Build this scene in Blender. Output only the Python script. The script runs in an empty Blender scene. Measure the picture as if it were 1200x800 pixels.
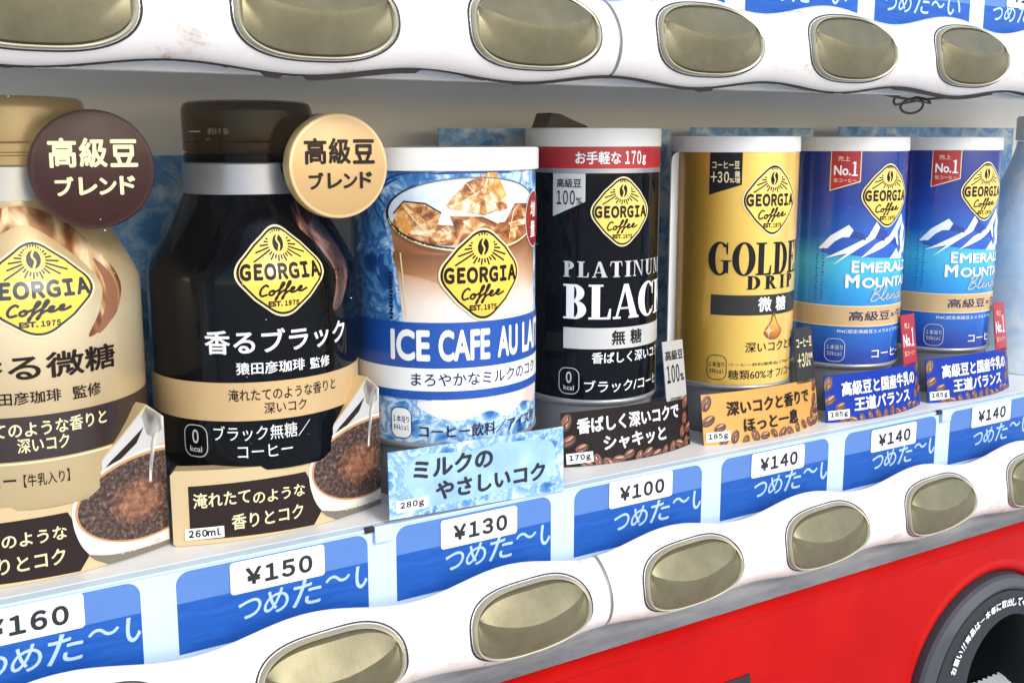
import bpy, bmesh, math, random
from math import sin, cos, pi, radians, sqrt, floor, ceil
from mathutils import Vector
from mathutils.geometry import tessellate_polygon

S = bpy.context.scene
COL = S.collection
R = random.Random(11)

# ------------------------------------------------------------------ camera, world, sun, exposure
cd = bpy.data.cameras.new('camera')
cam = bpy.data.objects.new('camera', cd); COL.objects.link(cam)
cam.location = (-.1006, -.2739, .1094)
cam.rotation_euler = (radians(90 - 8.887), 0, radians(-30.676))
cd.sensor_fit = 'HORIZONTAL'; cd.sensor_width = 36; cd.lens = 36 * 1203.86 / 1200
cd.shift_y = -.0411
cd.clip_start = .01; cd.clip_end = 500
S.camera = cam

W = bpy.data.worlds.new('World'); S.world = W; W.use_nodes = True
wn = W.node_tree.nodes; wl = W.node_tree.links
bg = wn['Background']; sky = wn.new('ShaderNodeTexSky'); sky.sky_type = 'NISHITA'; sky.sun_disc = False
SUN_EL, SUN_AZ = radians(34), radians(170)          # azimuth clockwise from +Y: behind the camera
sky.sun_elevation = SUN_EL; sky.sun_rotation = SUN_AZ
sky.air_density = 1.0; sky.dust_density = 1.2; sky.ozone_density = 1.0
wl.new(sky.outputs[0], bg.inputs[0]); bg.inputs[1].default_value = .15
sl = bpy.data.lights.new('sun', 'SUN'); sl.energy = 1.1; sl.angle = radians(17); sl.color = (1, .985, .96)
so = bpy.data.objects.new('sun', sl); COL.objects.link(so)
d = Vector((sin(SUN_AZ) * cos(SUN_EL), cos(SUN_AZ) * cos(SUN_EL), sin(SUN_EL)))
so.rotation_euler = d.to_track_quat('Z', 'Y').to_euler()
S.view_settings.view_transform = 'Standard'; S.view_settings.look = 'None'
S.view_settings.exposure = 1.02; S.view_settings.gamma = 1

# ------------------------------------------------------------------ materials
def lin(h):
    h = h.lstrip('#')
    def f(c):
        c /= 255
        return c / 12.92 if c <= .04045 else ((c + .055) / 1.055) ** 2.4
    return tuple(f(int(h[i:i + 2], 16)) for i in (0, 2, 4)) + (1,)

class NT:
    def __init__(s, name):
        s.m = bpy.data.materials.new(name); s.m.use_nodes = True
        s.n = s.m.node_tree.nodes; s.l = s.m.node_tree.links; s.b = s.n['Principled BSDF']
    def new(s, t, **kw):
        x = s.n.new(t)
        for k, v in kw.items():
            if k.startswith('i_'): x.inputs[k[2:].replace('_', ' ')].default_value = v
            else: setattr(x, k, v)
        return x
    def uv(s): return s.new('ShaderNodeUVMap').outputs[0]
    def obj(s): return s.new('ShaderNodeTexCoord').outputs['Object']
    def ramp(s, fac, stops, interp='LINEAR'):
        r = s.new('ShaderNodeValToRGB'); e = r.color_ramp.elements; r.color_ramp.interpolation = interp
        while len(e) < len(stops): e.new(.5)
        for k, (p, c) in enumerate(stops): e[k].position = p; e[k].color = lin(c)
        s.l.new(fac, r.inputs[0]); return r.outputs[0]
    def base(s, sock): s.l.new(sock, s.b.inputs['Base Color'])
    def noise(s, vec, scale, detail=4, rough=.5, dist=0):
        x = s.new('ShaderNodeTexNoise'); s.l.new(vec, x.inputs['Vector'])
        x.inputs['Scale'].default_value = scale; x.inputs['Detail'].default_value = detail
        x.inputs['Roughness'].default_value = rough; x.inputs['Distortion'].default_value = dist
        return x.outputs['Fac']
    def bump(s, h, strength, dist):
        b = s.new('ShaderNodeBump'); b.inputs['Strength'].default_value = strength; b.inputs['Distance'].default_value = dist
        s.l.new(h, b.inputs['Height']); s.l.new(b.outputs[0], s.b.inputs['Normal'])

def setp(t, rough=.4, metal=0, coat=0, spec=.5):
    t.b.inputs['Roughness'].default_value = rough; t.b.inputs['Metallic'].default_value = metal
    t.b.inputs['Coat Weight'].default_value = coat; t.b.inputs['Coat Roughness'].default_value = .05
    t.b.inputs['Specular IOR Level'].default_value = spec

MATS = {}
def plain(name, h, rough=.4, metal=0, coat=0, var=0, scale=200, spec=.5):
    """one colour, with a faint uneven tone so that no surface is perfectly flat"""
    if name in MATS: return MATS[name]
    t = NT(name); setp(t, rough, metal, coat, spec); t.b.inputs['Base Color'].default_value = lin(h)
    if var:
        f = t.noise(t.obj(), scale, 6, .6)
        mx = t.new('ShaderNodeMix', data_type='RGBA'); c = lin(h)
        mx.inputs[6].default_value = tuple(v * (1 - var) for v in c[:3]) + (1,)
        mx.inputs[7].default_value = tuple(min(1, v * (1 + var)) for v in c[:3]) + (1,)
        t.l.new(f, mx.inputs[0]); t.base(mx.outputs[2])
        r = t.new('ShaderNodeMapRange'); r.inputs[3].default_value = max(.02, rough - .08); r.inputs[4].default_value = rough + .12
        t.l.new(f, r.inputs[0]); t.l.new(r.outputs[0], t.b.inputs['Roughness'])
    MATS[name] = t.m; return t.m

def grad(name, axis, lo, hi, stops, wob=0, wscale=.06, rough=.35, metal=0, coat=0, streak=0):
    """colour gradient along the label's own u (0) or v (1) axis, in millimetres"""
    if name in MATS: return MATS[name]
    t = NT(name); setp(t, rough, metal, coat)
    sp = t.new('ShaderNodeSeparateXYZ'); uv = t.uv(); t.l.new(uv, sp.inputs[0])
    v = sp.outputs[axis]
    if wob:
        f = t.noise(uv, wscale, 3, .5, .5)
        a = t.new('ShaderNodeMath', operation='MULTIPLY_ADD'); a.inputs[1].default_value = wob * 2
        t.l.new(f, a.inputs[0]); b = t.new('ShaderNodeMath', operation='SUBTRACT'); b.inputs[1].default_value = wob
        t.l.new(v, a.inputs[2]); t.l.new(a.outputs[0], b.inputs[0]); v = b.outputs[0]
    m = t.new('ShaderNodeMapRange'); m.inputs[1].default_value = lo; m.inputs[2].default_value = hi
    t.l.new(v, m.inputs[0]); t.base(t.ramp(m.outputs[0], stops)); MATS[name] = t.m; return t.m

def noisy(name, scale, stops, detail=6, nrough=.6, dist=0, rough=.35, coat=0, sx=1, sy=1, vor=0):
    """printed picture texture (ice, ground coffee, water) on the label's own coordinates"""
    if name in MATS: return MATS[name]
    t = NT(name); setp(t, rough, 0, coat)
    mp = t.new('ShaderNodeMapping'); mp.inputs['Scale'].default_value = (sx, sy, 1); t.l.new(t.uv(), mp.inputs[0])
    f = t.noise(mp.outputs[0], scale, detail, nrough, dist)
    if vor:
        vo = t.new('ShaderNodeTexVoronoi'); vo.feature = 'F1'; vo.inputs['Scale'].default_value = scale * vor
        ad = t.new('ShaderNodeVectorMath', operation='ADD'); cb = t.new('ShaderNodeCombineXYZ')
        ml = t.new('ShaderNodeMath', operation='MULTIPLY'); ml.inputs[1].default_value = 6
        t.l.new(f, ml.inputs[0]); t.l.new(ml.outputs[0], cb.inputs[0]); t.l.new(ml.outputs[0], cb.inputs[1])
        t.l.new(mp.outputs[0], ad.inputs[0]); t.l.new(cb.outputs[0], ad.inputs[1]); t.l.new(ad.outputs[0], vo.inputs['Vector'])
        mx = t.new('ShaderNodeMath', operation='MULTIPLY_ADD'); mx.inputs[1].default_value = .45
        hv = t.new('ShaderNodeMath', operation='MULTIPLY'); hv.inputs[1].default_value = .6
        t.l.new(vo.outputs['Distance'], mx.inputs[0]); t.l.new(f, hv.inputs[0]); t.l.new(hv.outputs[0], mx.inputs[2]); f = mx.outputs[0]
    t.base(t.ramp(f, stops)); MATS[name] = t.m; return t.m

CT = .1      # clear coat of the printed shells
white = plain('white_ink', '#e8e8e6', .35, coat=CT)
offwhite = plain('soft_white_plastic', '#e4e2dd', .38, var=.04, scale=90)
black = plain('black_ink', '#100e10', .4, spec=.2)
dark = plain('dark_brown_ink', '#1e120d', .4, spec=.2)
navy = plain('navy_ink', '#101a52', .4, spec=.2)
greyink = plain('grey_ink', '#6c6c6c', .35)
yellow = grad('badge_yellow', 1, 48, 100, [(0, '#e0b83a'), (.5, '#f0cc55'), (1, '#efd27a')], rough=.3, coat=.2)
cream = plain('cream_ink', '#e3d3a4', .3, coat=CT)
tan = plain('tan_ink', '#c8a878', .35, metal=.15, coat=CT)
silver = plain('silver_foil', '#a4a4a6', .32, metal=.6, var=.05, scale=120)
silverink = plain('pale_silver_ink', '#c4c2be', .35, metal=.2)
red = plain('red_ink', '#a81420', .35, coat=CT)
blue = plain('blue_ink', '#16489c', .33, coat=CT)
cardw = plain('white_card', '#e6e6e4', .5)
tagw = plain('price_card_white', '#ebebeb', .45)
taginkm = plain('price_ink', '#1b1a1c', .5)
bean_d = plain('bean_dark', '#2c140c', .4, coat=.2)
bean_l = plain('bean_light', '#7c4a34', .4, coat=.2)
bean_h = plain('bean_sheen', '#c49a86', .4, coat=.2)
ice = noisy('ice_print', .1, [(.28, '#0d3c7c'), (.4, '#2a66a8'), (.47, '#6aa0cc'), (.53, '#c4dcea'), (.6, '#4f88be'), (.7, '#e4eef2')], 8, .66, 1.6, coat=CT, vor=1.1)
icedark = noisy('deep_ice_print', .085, [(.3, '#0b2a5c'), (.42, '#1c4f90'), (.49, '#5b94c4'), (.53, '#1f5596'), (.6, '#3f7cb4'), (.68, '#b4d0e2'), (.8, '#dbe8ee')], 9, .68, 1.8, coat=CT, vor=.9)
icecard = noisy('ice_card_print', .13, [(.3, '#2458a0'), (.42, '#5688c4'), (.49, '#b4cfe4'), (.54, '#6494ca'), (.62, '#96b8dc'), (.72, '#dfe8f0')], 9, .7, 1.8, rough=.45, vor=.9)
backdropm = noisy('ice_backdrop_print', .07, [(.28, '#1f62a0'), (.4, '#3f84bc'), (.5, '#8fb4d0'), (.56, '#4f8cc0'), (.7, '#c4d4de')], 9, .68, 1.6, rough=.55, vor=.8)
grounds = noisy('ground_coffee_print', .8, [(.3, '#180d08'), (.47, '#33201a'), (.56, '#5c463a'), (.68, '#94806e')], 8, .75, .4, rough=.45)
groundsmid = noisy('bloomed_coffee_print', .5, [(.3, '#28160e'), (.48, '#5c3a28'), (.6, '#86604a'), (.72, '#b08c74')], 8, .75, .3, rough=.45)
waterm = noisy('water_stream_print', .2, [(.3, '#5c5650'), (.5, '#a8a49c'), (.65, '#e4e2dc')], 4, .5, 1, rough=.3, sy=.25)

# ------------------------------------------------------------------ objects
def link(o): COL.objects.link(o); return o
def tag(o, label, cat, group=None, kind=None):
    if label: o['label'] = label
    if cat: o['category'] = cat
    if group: o['group'] = group
    if kind: o['kind'] = kind
    return o
def thing(name, label, cat, loc, group=None):
    o = bpy.data.objects.new(name, None); link(o); o.location = loc; o.empty_display_size = .01
    return tag(o, label, cat, group)
def meshobj(name, verts, faces, mats, fm=None, parent=None, smooth=None, uvs=None):
    me = bpy.data.meshes.new(name); me.from_pydata(verts, [], faces)
    if not isinstance(mats, (list, tuple)): mats = [mats]
    for m in mats: me.materials.append(m)
    if fm: me.polygons.foreach_set('material_index', fm)
    if uvs:
        L = me.uv_layers.new(name='UVMap')
        flat = [0.0] * (2 * len(me.loops))
        for i, l in enumerate(me.loops): flat[2 * i], flat[2 * i + 1] = uvs[l.vertex_index]
        L.data.foreach_set('uv', flat)
    if smooth is not None:
        me.shade_smooth(); me.set_sharp_from_angle(angle=radians(smooth))
    me.update()
    o = bpy.data.objects.new(name, me); link(o)
    if parent: o.parent = parent
    return o
def from_bm(name, bm, mats, parent=None, smooth=35):
    me = bpy.data.meshes.new(name); bmesh.ops.recalc_face_normals(bm, faces=bm.faces); bm.to_mesh(me); bm.free()
    if not isinstance(mats, (list, tuple)): mats = [mats]
    for m in mats: me.materials.append(m)
    if smooth is not None: me.shade_smooth(); me.set_sharp_from_angle(angle=radians(smooth))
    o = bpy.data.objects.new(name, me); link(o)
    if parent: o.parent = parent
    return o
def box(name, lo, hi, m, parent=None, bev=0):
    bm = bmesh.new(); bmesh.ops.create_cube(bm, size=1)
    for v in bm.verts:
        v.co = Vector([(lo[i] + hi[i]) / 2 + v.co[i] * (hi[i] - lo[i]) for i in range(3)])
    if bev: bmesh.ops.bevel(bm, geom=bm.edges[:], offset=bev, segments=3, affect='EDGES', profile=.5)
    return from_bm(name, bm, m, parent, 40)
def lathe(name, prof, m, parent=None, seg=96, smooth=35, fm=None, caps=True, uvr=None):
    """prof: (r, z) in millimetres from bottom to top"""
    V, F, M, UV = [], [], [], []
    for r, z in prof:
        for k in range(seg + 1):
            a = -pi + 2 * pi * k / seg
            V.append((r * sin(a) / 1e3, -r * cos(a) / 1e3, z / 1e3)); UV.append(((uvr or r) * a, z))
    n = seg + 1
    for j in range(len(prof) - 1):
        for k in range(seg):
            F.append((j * n + k, j * n + k + 1, (j + 1) * n + k + 1, (j + 1) * n + k))
            M.append(fm(-pi + 2 * pi * (k + .5) / seg, (prof[j][1] + prof[j + 1][1]) / 2) if fm else 0)
    if caps:
        F.append(tuple(range(seg - 1, -1, -1))); M.append(M[0]); b = (len(prof) - 1) * n
        F.append(tuple(range(b, b + seg))); M.append(M[-1])
    return meshobj(name, V, F, m, M, parent, smooth, UV)

# ------------------------------------------------------------------ print: flat shapes and lettering laid on a surface
def cylmap(r, z0=0):
    def f(u, v, o):
        a = u / r
        return Vector(((r + o) * sin(a), -(r + o) * cos(a), v - z0)) / 1e3
    f.cu = 2.2; f.cv = 0
    return f
def arcmap(r, z0=0):
    """card bent to radius r (mm); its own origin is the foremost line"""
    def f(u, v, o):
        a = u / r
        return Vector(((r + o) * sin(a), r - (r + o) * cos(a), v - z0)) / 1e3
    f.cu = 3; f.cv = 0
    return f
def flatmap():
    def f(u, v, o): return Vector((u, -o, v)) / 1e3
    f.cu = 0; f.cv = 0
    return f

_tc = {}
_fo = None
def glyphs(s):
    """outline of a line of writing as 2-D triangles (digits and yen sign from the wide forms, which have a flagged 1)"""
    if s not in _tc:
        wide = (s == 'GEORGIA' or any(ch.isdigit() for ch in s)) and all(ord(ch) < 256 for ch in s)
        q = ''.join(chr(ord(ch) + 0xFEE0) if 33 <= ord(ch) < 127 else '\uffe5' if ch == '\u00a5' else ch for ch in s) if wide else s.replace('1', '\uff11')
        c = bpy.data.curves.new('lettering', 'FONT'); c.body = q; c.size = 10; c.resolution_u = 4
        if wide: c.space_character = .64 if s == 'GEORGIA' else .55
        o = bpy.data.objects.new('lettering', c); COL.objects.link(o); bpy.context.view_layer.update()
        me = bpy.data.meshes.new_from_object(o.evaluated_get(bpy.context.evaluated_depsgraph_get()))
        V = [(v.co.x, v.co.y) for v in me.vertices]; F = [tuple(p.vertices) for p in me.polygons]
        bpy.data.objects.remove(o); bpy.data.curves.remove(c); bpy.data.meshes.remove(me)
        _tc[s] = (V, F)
    return _tc[s]

def rect(a, b, c, d): return [(a, b), (c, b), (c, d), (a, d)]
def rrect(a, b, c, d, r, n=5):
    P = []
    for cx, cy, a0 in ((c - r, b + r, -90), (c - r, d - r, 0), (a + r, d - r, 90), (a + r, b + r, 180)):
        for k in range(n + 1):
            t = radians(a0 + 90 * k / n); P.append((cx + r * cos(t), cy + r * sin(t)))
    return P
def ell(cx, cy, rx, ry, n=32, rot=0, a0=0, a1=360):
    P = []; full = abs(a1 - a0) >= 360
    for k in range(n if full else n + 1):
        t = radians(a0 + (a1 - a0) * k / n); x, y = rx * cos(t), ry * sin(t)
        P.append((cx + x * cos(rot) - y * sin(rot), cy + x * sin(rot) + y * cos(rot)))
    return P
def smooth_line(P, n=6, closed=False):
    Q = []; m = len(P)
    for i in range(m if closed else m - 1):
        if closed: p0, p1, p2, p3 = P[i - 1], P[i], P[(i + 1) % m], P[(i + 2) % m]
        else: p0, p1, p2, p3 = P[max(i - 1, 0)], P[i], P[i + 1], P[min(i + 2, m - 1)]
        for k in range(n):
            t = k / n
            Q.append(tuple(.5 * (2 * p1[j] + (p2[j] - p0[j]) * t + (2 * p0[j] - 5 * p1[j] + 4 * p2[j] - p3[j]) * t * t + (3 * p1[j] - p0[j] - 3 * p2[j] + p3[j]) * t ** 3) for j in (0, 1)))
    if not closed: Q.append(P[-1])
    return Q

# serif capitals, drawn in a 1-high cell: thick and thin strokes with slab ends
def _stem(x, w, s=.1, t=.055): return [rect(x, 0, x + w, 1), rect(x - s, 0, x, t), rect(x + w, 0, x + w + s, t), rect(x - s, 1 - t, x, 1), rect(x + w, 1 - t, x + w + s, 1)]
def _band(cx, cy, ro, ri, a0, a1, n=18, shift=0):
    A = [(cx + ro[0] * cos(radians(a0 + (a1 - a0) * k / n)), cy + ro[1] * sin(radians(a0 + (a1 - a0) * k / n))) for k in range(n + 1)]
    B = [(cx + shift + ri[0] * cos(radians(a0 + (a1 - a0) * k / n)), cy + ri[1] * sin(radians(a0 + (a1 - a0) * k / n))) for k in range(n + 1)]
    return [[A[k], A[k + 1], B[k + 1], B[k]] for k in range(n)]
def serif_glyph(c):
    w = .25; t = .06
    if c == 'I': return _stem(.12, w), .44
    if c == 'L': return _stem(.12, w) + [rect(.47, 0, .6, t), [(.6, 0), (.7, 0), (.72, .3), (.67, .3), (.6, t)]], .78
    if c == 'P': return _stem(.12, w) + _band(.34, .74, (.36, .265), (.11, .205), -90, 90) , .76
    if c == 'B': return _stem(.12, w) + _band(.36, .755, (.33, .25), (.09, .195), -90, 90) + _band(.36, .27, (.39, .275), (.13, .22), -90, 90), .8
    if c == 'D': return _stem(.12, w) + _band(.36, .5, (.5, .5), (.24, .44), -90, 90) , .9
    if c == 'R': return _stem(.12, w) + _band(.34, .75, (.36, .255), (.11, .195), -90, 90) + [[(.36, .5), (.55, .5), (.82, .04), (.62, .0)], rect(.62, 0, .92, t)], .9
    if c == 'T': return _stem(.32, w)[:3] + [rect(.06, 1 - t, .32, 1), rect(.57, 1 - t, .78, 1), rect(.32, 1, .57, 1.001), [(.02, .7), (.06, .7), (.12, 1 - t), (.06, 1 - t)], [(.82, .7), (.78, .7), (.72, 1 - t), (.78, 1 - t)]], .84
    if c == 'E': return _stem(.12, w) + [rect(.47, 0, .58, t), [(.58, 0), (.68, 0), (.7, .27), (.65, .27), (.58, t)], rect(.47, 1 - t, .56, 1), [(.56, 1), (.66, 1), (.66, .73), (.61, .73), (.56, 1 - t)], rect(.37, .47, .52, .53), rect(.5, .38, .54, .63)], .76
    if c == 'C': return _band(.46, .5, (.46, .52), (.2, .46), 48, 315, 26, .03) + [[(.74, .62), (.79, .62), (.79, 1.0), (.75, 1.0), (.7, .86)], [(.72, .1), (.78, .14), (.82, .24), (.78, .26)]], .86
    if c == 'G': return _band(.46, .5, (.46, .52), (.2, .46), 48, 320, 26, .03) + [[(.74, .64), (.79, .64), (.79, 1.0), (.75, 1.0), (.7, .86)], rect(.62, .06, .82, .42), rect(.52, .42, .62, .46), rect(.82, .42, .92, .46), rect(.62, .42, .82, .46)], .96
    if c == 'O': return _band(.47, .5, (.47, .52), (.2, .465), 0, 360, 30), .94
    if c == 'U': return [rect(.12, .3, .35, 1), rect(.02, 1 - t, .12, 1), rect(.35, 1 - t, .44, 1), rect(.66, .3, .73, 1), rect(.58, 1 - t, .66, 1), rect(.73, 1 - t, .82, 1)] + _band(.425, .3, (.305, .32), (.235, .25), 180, 360, 14, .0) + [[(.12, .3), (.32, .3), (.3, .17), (.16, .12)]], .84
    if c == 'N': return [rect(.12, 0, .18, .95), rect(.03, 0, .12, t), rect(.18, 0, .27, t), rect(.0, .95, .12, 1), [(.12, 1), (.33, 1), (.8, .0), (.74, -.02), (.12, .97)][:4], rect(.74, .12, .8, 1), rect(.65, 1 - t, .74, 1), rect(.8, 1 - t, .89, 1)], .92
    if c == 'M': return [rect(.12, 0, .18, .95), rect(.03, 0, .12, t), rect(.18, 0, .27, t), rect(.02, .95, .12, 1), [(.12, 1), (.32, 1), (.58, .16), (.5, .0)], [(.52, .04), (.57, .0), (.86, 1), (.8, 1)], rect(.84, t, 1.04, .95), rect(.76, 0, 1.12, t), rect(.8, .95, 1.12, 1)], 1.16
    if c == 'A': return [[(.36, 1), (.52, 1), (.87, t), (.6, t)], [(.36, 1), (.42, .86), (.16, t), (.09, t)], rect(.22, .28, .55, .33), rect(.0, 0, .26, t), rect(.54, 0, .94, t)], .92
    if c == 'K': return _stem(.12, w) + [[(.37, .4), (.72, .95), (.64, .95), (.37, .5)], [(.42, .56), (.58, .72), (.9, t), (.62, t)], rect(.54, 0, .94, t), rect(.55, .95, .83, 1)], .92
    return [], .35

COFFEE = [[(.17, .78), (.11, .9), (.04, .75), (.02, .48), (.07, .3), (.17, .36)],
          [(.27, .56), (.215, .5), (.205, .36), (.255, .29), (.305, .4), (.285, .54), (.25, .55), (.3, .48), (.36, .52)],
          [(.36, .52), (.43, .64), (.48, .88), (.445, .95), (.415, .75), (.4, .4), (.375, .08), (.35, .0), (.37, .16), (.44, .4), (.49, .48)],
          [(.49, .48), (.56, .62), (.61, .9), (.575, .97), (.545, .76), (.53, .4), (.505, .08), (.48, .02), (.5, .18), (.57, .38), (.62, .42)],
          [(.62, .42), (.69, .46), (.71, .57), (.665, .6), (.635, .46), (.66, .33), (.73, .33), (.79, .42), (.86, .48), (.87, .58), (.83, .6), (.8, .46), (.83, .34), (.9, .34), (1, .46)]]
BLEND = [[(.06, .95), (.03, .5), (.0, .1)], [(.0, .85), (.1, 1), (.17, .9), (.12, .68), (.04, .55), (.15, .5), (.17, .3), (.1, .1), (.0, .1)],
         [(.2, .2), (.3, .6), (.33, .95), (.29, .98), (.26, .6), (.25, .2), (.3, .12), (.37, .25)],
         [(.37, .25), (.43, .35), (.43, .45), (.39, .45), (.38, .25), (.43, .13), (.5, .25)],
         [(.52, .45), (.51, .12), (.56, .35), (.61, .44), (.62, .3), (.62, .14), (.68, .22)],
         [(.82, .42), (.74, .42), (.7, .25), (.74, .13), (.81, .25), (.9, .98), (.85, .5), (.84, .16), (.9, .12), (1, .3)]]

class Print:
    """flat shapes in (u, v) millimetres laid on a mapped surface; every layer lies a little above the last"""
    EPS = .045
    def __init__(s, f, start=1): s.f = f; s.V = []; s.F = []; s.M = []; s.mats = []; s.UV = []; s.N = []; s.start = start; s.clip = None; s.off = 0
    def _mi(s, m):
        if m not in s.mats: s.mats.append(m)
        return s.mats.index(m)
    def add(s, V, F, m, layer=0):
        bm = bmesh.new(); bv = [bm.verts.new(p if len(p) == 3 else (p[0], p[1], 0)) for p in V]
        for t in F:
            try: bm.faces.new([bv[i] for i in t])
            except ValueError: pass
        def cuts(axis, step, lo=None, hi=None):
            a = [v.co[axis] for v in bm.verts]
            if not a or not step: return
            for k in range(ceil(min(a) / step), floor(max(a) / step) + 1):
                if lo is not None and k * step < lo: continue
                co = [0, 0, 0]; co[axis] = k * step; no = [0, 0, 0]; no[axis] = 1
                bmesh.ops.bisect_plane(bm, geom=bm.verts[:] + bm.edges[:] + bm.faces[:], dist=1e-5, plane_co=co, plane_no=no)
        if s.clip:
            for ax, val, keep_less in s.clip:
                co = [0, 0, 0]; co[ax] = val; no = [0, 0, 0]; no[ax] = 1 if keep_less else -1
                bmesh.ops.bisect_plane(bm, geom=bm.verts[:] + bm.edges[:] + bm.faces[:], dist=1e-5, plane_co=co, plane_no=no, clear_outer=True)
        cuts(0, s.f.cu); cuts(1, s.f.cv, getattr(s.f, 'cv_from', None))
        off = (s.start + layer) * s.EPS + s.off; b0 = len(s.V); mi = s._mi(m)
        bm.verts.index_update()
        for v in bm.verts:
            u, w = v.co.x, v.co.y; p = s.f(u, w, off + v.co.z); s.V.append(p); s.UV.append((u, w))
            du = s.f(u + .05, w, off) - s.f(u - .05, w, off); dv = s.f(u, w + .05, off) - s.f(u, w - .05, off)
            s.N.append(du.cross(dv).normalized())
        for fc in bm.faces:
            idx = [v.index for v in fc.verts]
            A = sum(fc.verts[i].co.x * fc.verts[(i + 1) % len(idx)].co.y - fc.verts[(i + 1) % len(idx)].co.x * fc.verts[i].co.y for i in range(len(idx)))
            if abs(A) < 1e-7: continue
            if A < 0: idx.reverse()
            s.F.append([b0 + i for i in idx]); s.M.append(mi)
        bm.free()
    def poly(s, P, m, layer=0):
        T = tessellate_polygon([[Vector((x, y, 0)) for x, y in P]]); s.add(P, T, m, layer)
    def stroke(s, P, w, m, layer=0, closed=False, taper=0):
        n = len(P); L = []; Rr = []
        for i in range(n):
            a = P[i - 1] if (i or closed) else P[i]; b = P[(i + 1) % n] if (i < n - 1 or closed) else P[i]
            dx, dy = b[0] - a[0], b[1] - a[1]; l = math.hypot(dx, dy) or 1
            k = w / 2 * (1 - taper * abs(2 * i / max(1, n - 1) - 1) ** 2)
            L.append((P[i][0] - dy / l * k, P[i][1] + dx / l * k)); Rr.append((P[i][0] + dy / l * k, P[i][1] - dx / l * k))
        V = L + Rr; F = [(i, (i + 1) % n, n + (i + 1) % n, n + i) for i in range(n if closed else n - 1)]
        s.add(V, F, m, layer)
    def text(s, t, bx, m, layer=1, bold=.015, slant=0, rise=0):
        V, F = glyphs(t)
        xs = [v[0] for v in V]; ys = [v[1] for v in V]; x0, x1, y0, y1 = min(xs), max(xs), min(ys), max(ys)
        d = bold * 10 * .8                      # heavier strokes: the same outline again, a hair to each side
        kx = (bx[2] - bx[0]) / (x1 - x0 + 2 * d); ky = (bx[3] - bx[1]) / (y1 - y0 + 2 * d); k = (kx + ky) / 2
        dx = d * kx; dy = d * ky
        if t == '1' or t == '\u4e00': dy = 0
        Q = [(bx[0] + dx + (x - x0) * kx + slant * (y - y0) * ky, bx[1] + dy + (y - y0) * ky + rise * (x - x0) / (x1 - x0)) for x, y in V]
        sh = [(0, 0)] if d < .04 else [(0, 0)] + [(dx * cos(j * pi / 4), dy * sin(j * pi / 4)) for j in range(0, 8, 1 if bold > .022 else 2)]
        VV = [(x + a, y + b, .06 * s.EPS * i) for i, (a, b) in enumerate(sh) for x, y in Q]; n = len(Q)
        s.add(VV, [tuple(v + i * n for v in f) for i in range(len(sh)) for f in F], m, layer)
    def serif(s, t, bx, m, layer=1, gap=.0):
        G = [serif_glyph(c) for c in t]; tot = sum(g[1] for g in G) + gap * (len(t) - 1); x = 0
        kx = (bx[2] - bx[0]) / tot; ky = bx[3] - bx[1]
        for g, wd in G:
            for j, P in enumerate(g): s.poly([(bx[0] + (x + a) * kx, bx[1] + b * ky) for a, b in P], m, layer + .02 * j)
            x += wd + gap
    def script(s, strokes, bx, w, m, layer=1, slant=.25, rise=0):
        for j, st in enumerate(strokes):
            P = [(bx[0] + (x + slant * (y - .5) * .3) * (bx[2] - bx[0]), bx[1] + y * (bx[3] - bx[1]) + rise * x) for x, y in st]
            s.stroke(smooth_line(P, 7), w, m, layer + .03 * j)
    def build(s, name, parent):
        o = meshobj(name, s.V, s.F, s.mats, s.M, parent, None, s.UV)
        o.data.shade_smooth(); o.data.normals_split_custom_set_from_vertices(s.N)
        return o

def slab(name, f, P, thick, m, parent, medge=None):
    """a card or disc: outline P bent over the surface f, with real thickness behind it"""
    bm = bmesh.new(); bv = [bm.verts.new((x, y, 0)) for x, y in P]
    for t in tessellate_polygon([[Vector((x, y, 0)) for x, y in P]]):
        try: bm.faces.new([bv[i] for i in t])
        except ValueError: pass
    a = [v.co.x for v in bm.verts]
    if f.cu:
        for k in range(ceil(min(a) / f.cu), floor(max(a) / f.cu) + 1):
            bmesh.ops.bisect_plane(bm, geom=bm.verts[:] + bm.edges[:] + bm.faces[:], dist=1e-5, plane_co=(k * f.cu, 0, 0), plane_no=(1, 0, 0))
    r = bmesh.ops.extrude_face_region(bm, geom=bm.faces[:])
    for v in r['geom']:
        if isinstance(v, bmesh.types.BMVert): v.co.z = -thick
    bmesh.ops.recalc_face_normals(bm, faces=bm.faces)
    uvl = bm.loops.layers.uv.new('UVMap')
    for fc in bm.faces:
        fc.material_index = 1 if (medge and abs(fc.normal.z) < .5) else 0
        for l in fc.loops: l[uvl].uv = (l.vert.co.x, l.vert.co.y)
    for v in bm.verts: v.co = f(v.co.x, v.co.y, v.co.z)
    return from_bm(name, bm, [m, medge] if medge else m, parent, 35)

# ------------------------------------------------------------------ shared printed motifs
def diamond(cx, cy, a, b, q=.3):
    """diamond with bulging sides and rounded tips"""
    P = []; C = [(a, 0), (0, b), (-a, 0), (0, -b)]
    for i in range(4):
        p0, p1, p2 = C[i - 1], C[i], C[(i + 1) % 4]
        s0 = (p1[0] + (p0[0] - p1[0]) * q, p1[1] + (p0[1] - p1[1]) * q); s1 = (p1[0] + (p2[0] - p1[0]) * q, p1[1] + (p2[1] - p1[1]) * q)
        for k in range(9):
            t = k / 8; P.append((cx + (1 - t) ** 2 * s0[0] + 2 * t * (1 - t) * p1[0] + t * t * s1[0], cy + (1 - t) ** 2 * s0[1] + 2 * t * (1 - t) * p1[1] + t * t * s1[1]))
        m = (s1[0] * .5 + (p2[0] + (p1[0] - p2[0]) * q) * .5, s1[1] * .5 + (p2[1] + (p1[1] - p2[1]) * q) * .5); P.append((cx + m[0] * 1.035, cy + m[1] * 1.035))
    return P
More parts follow.
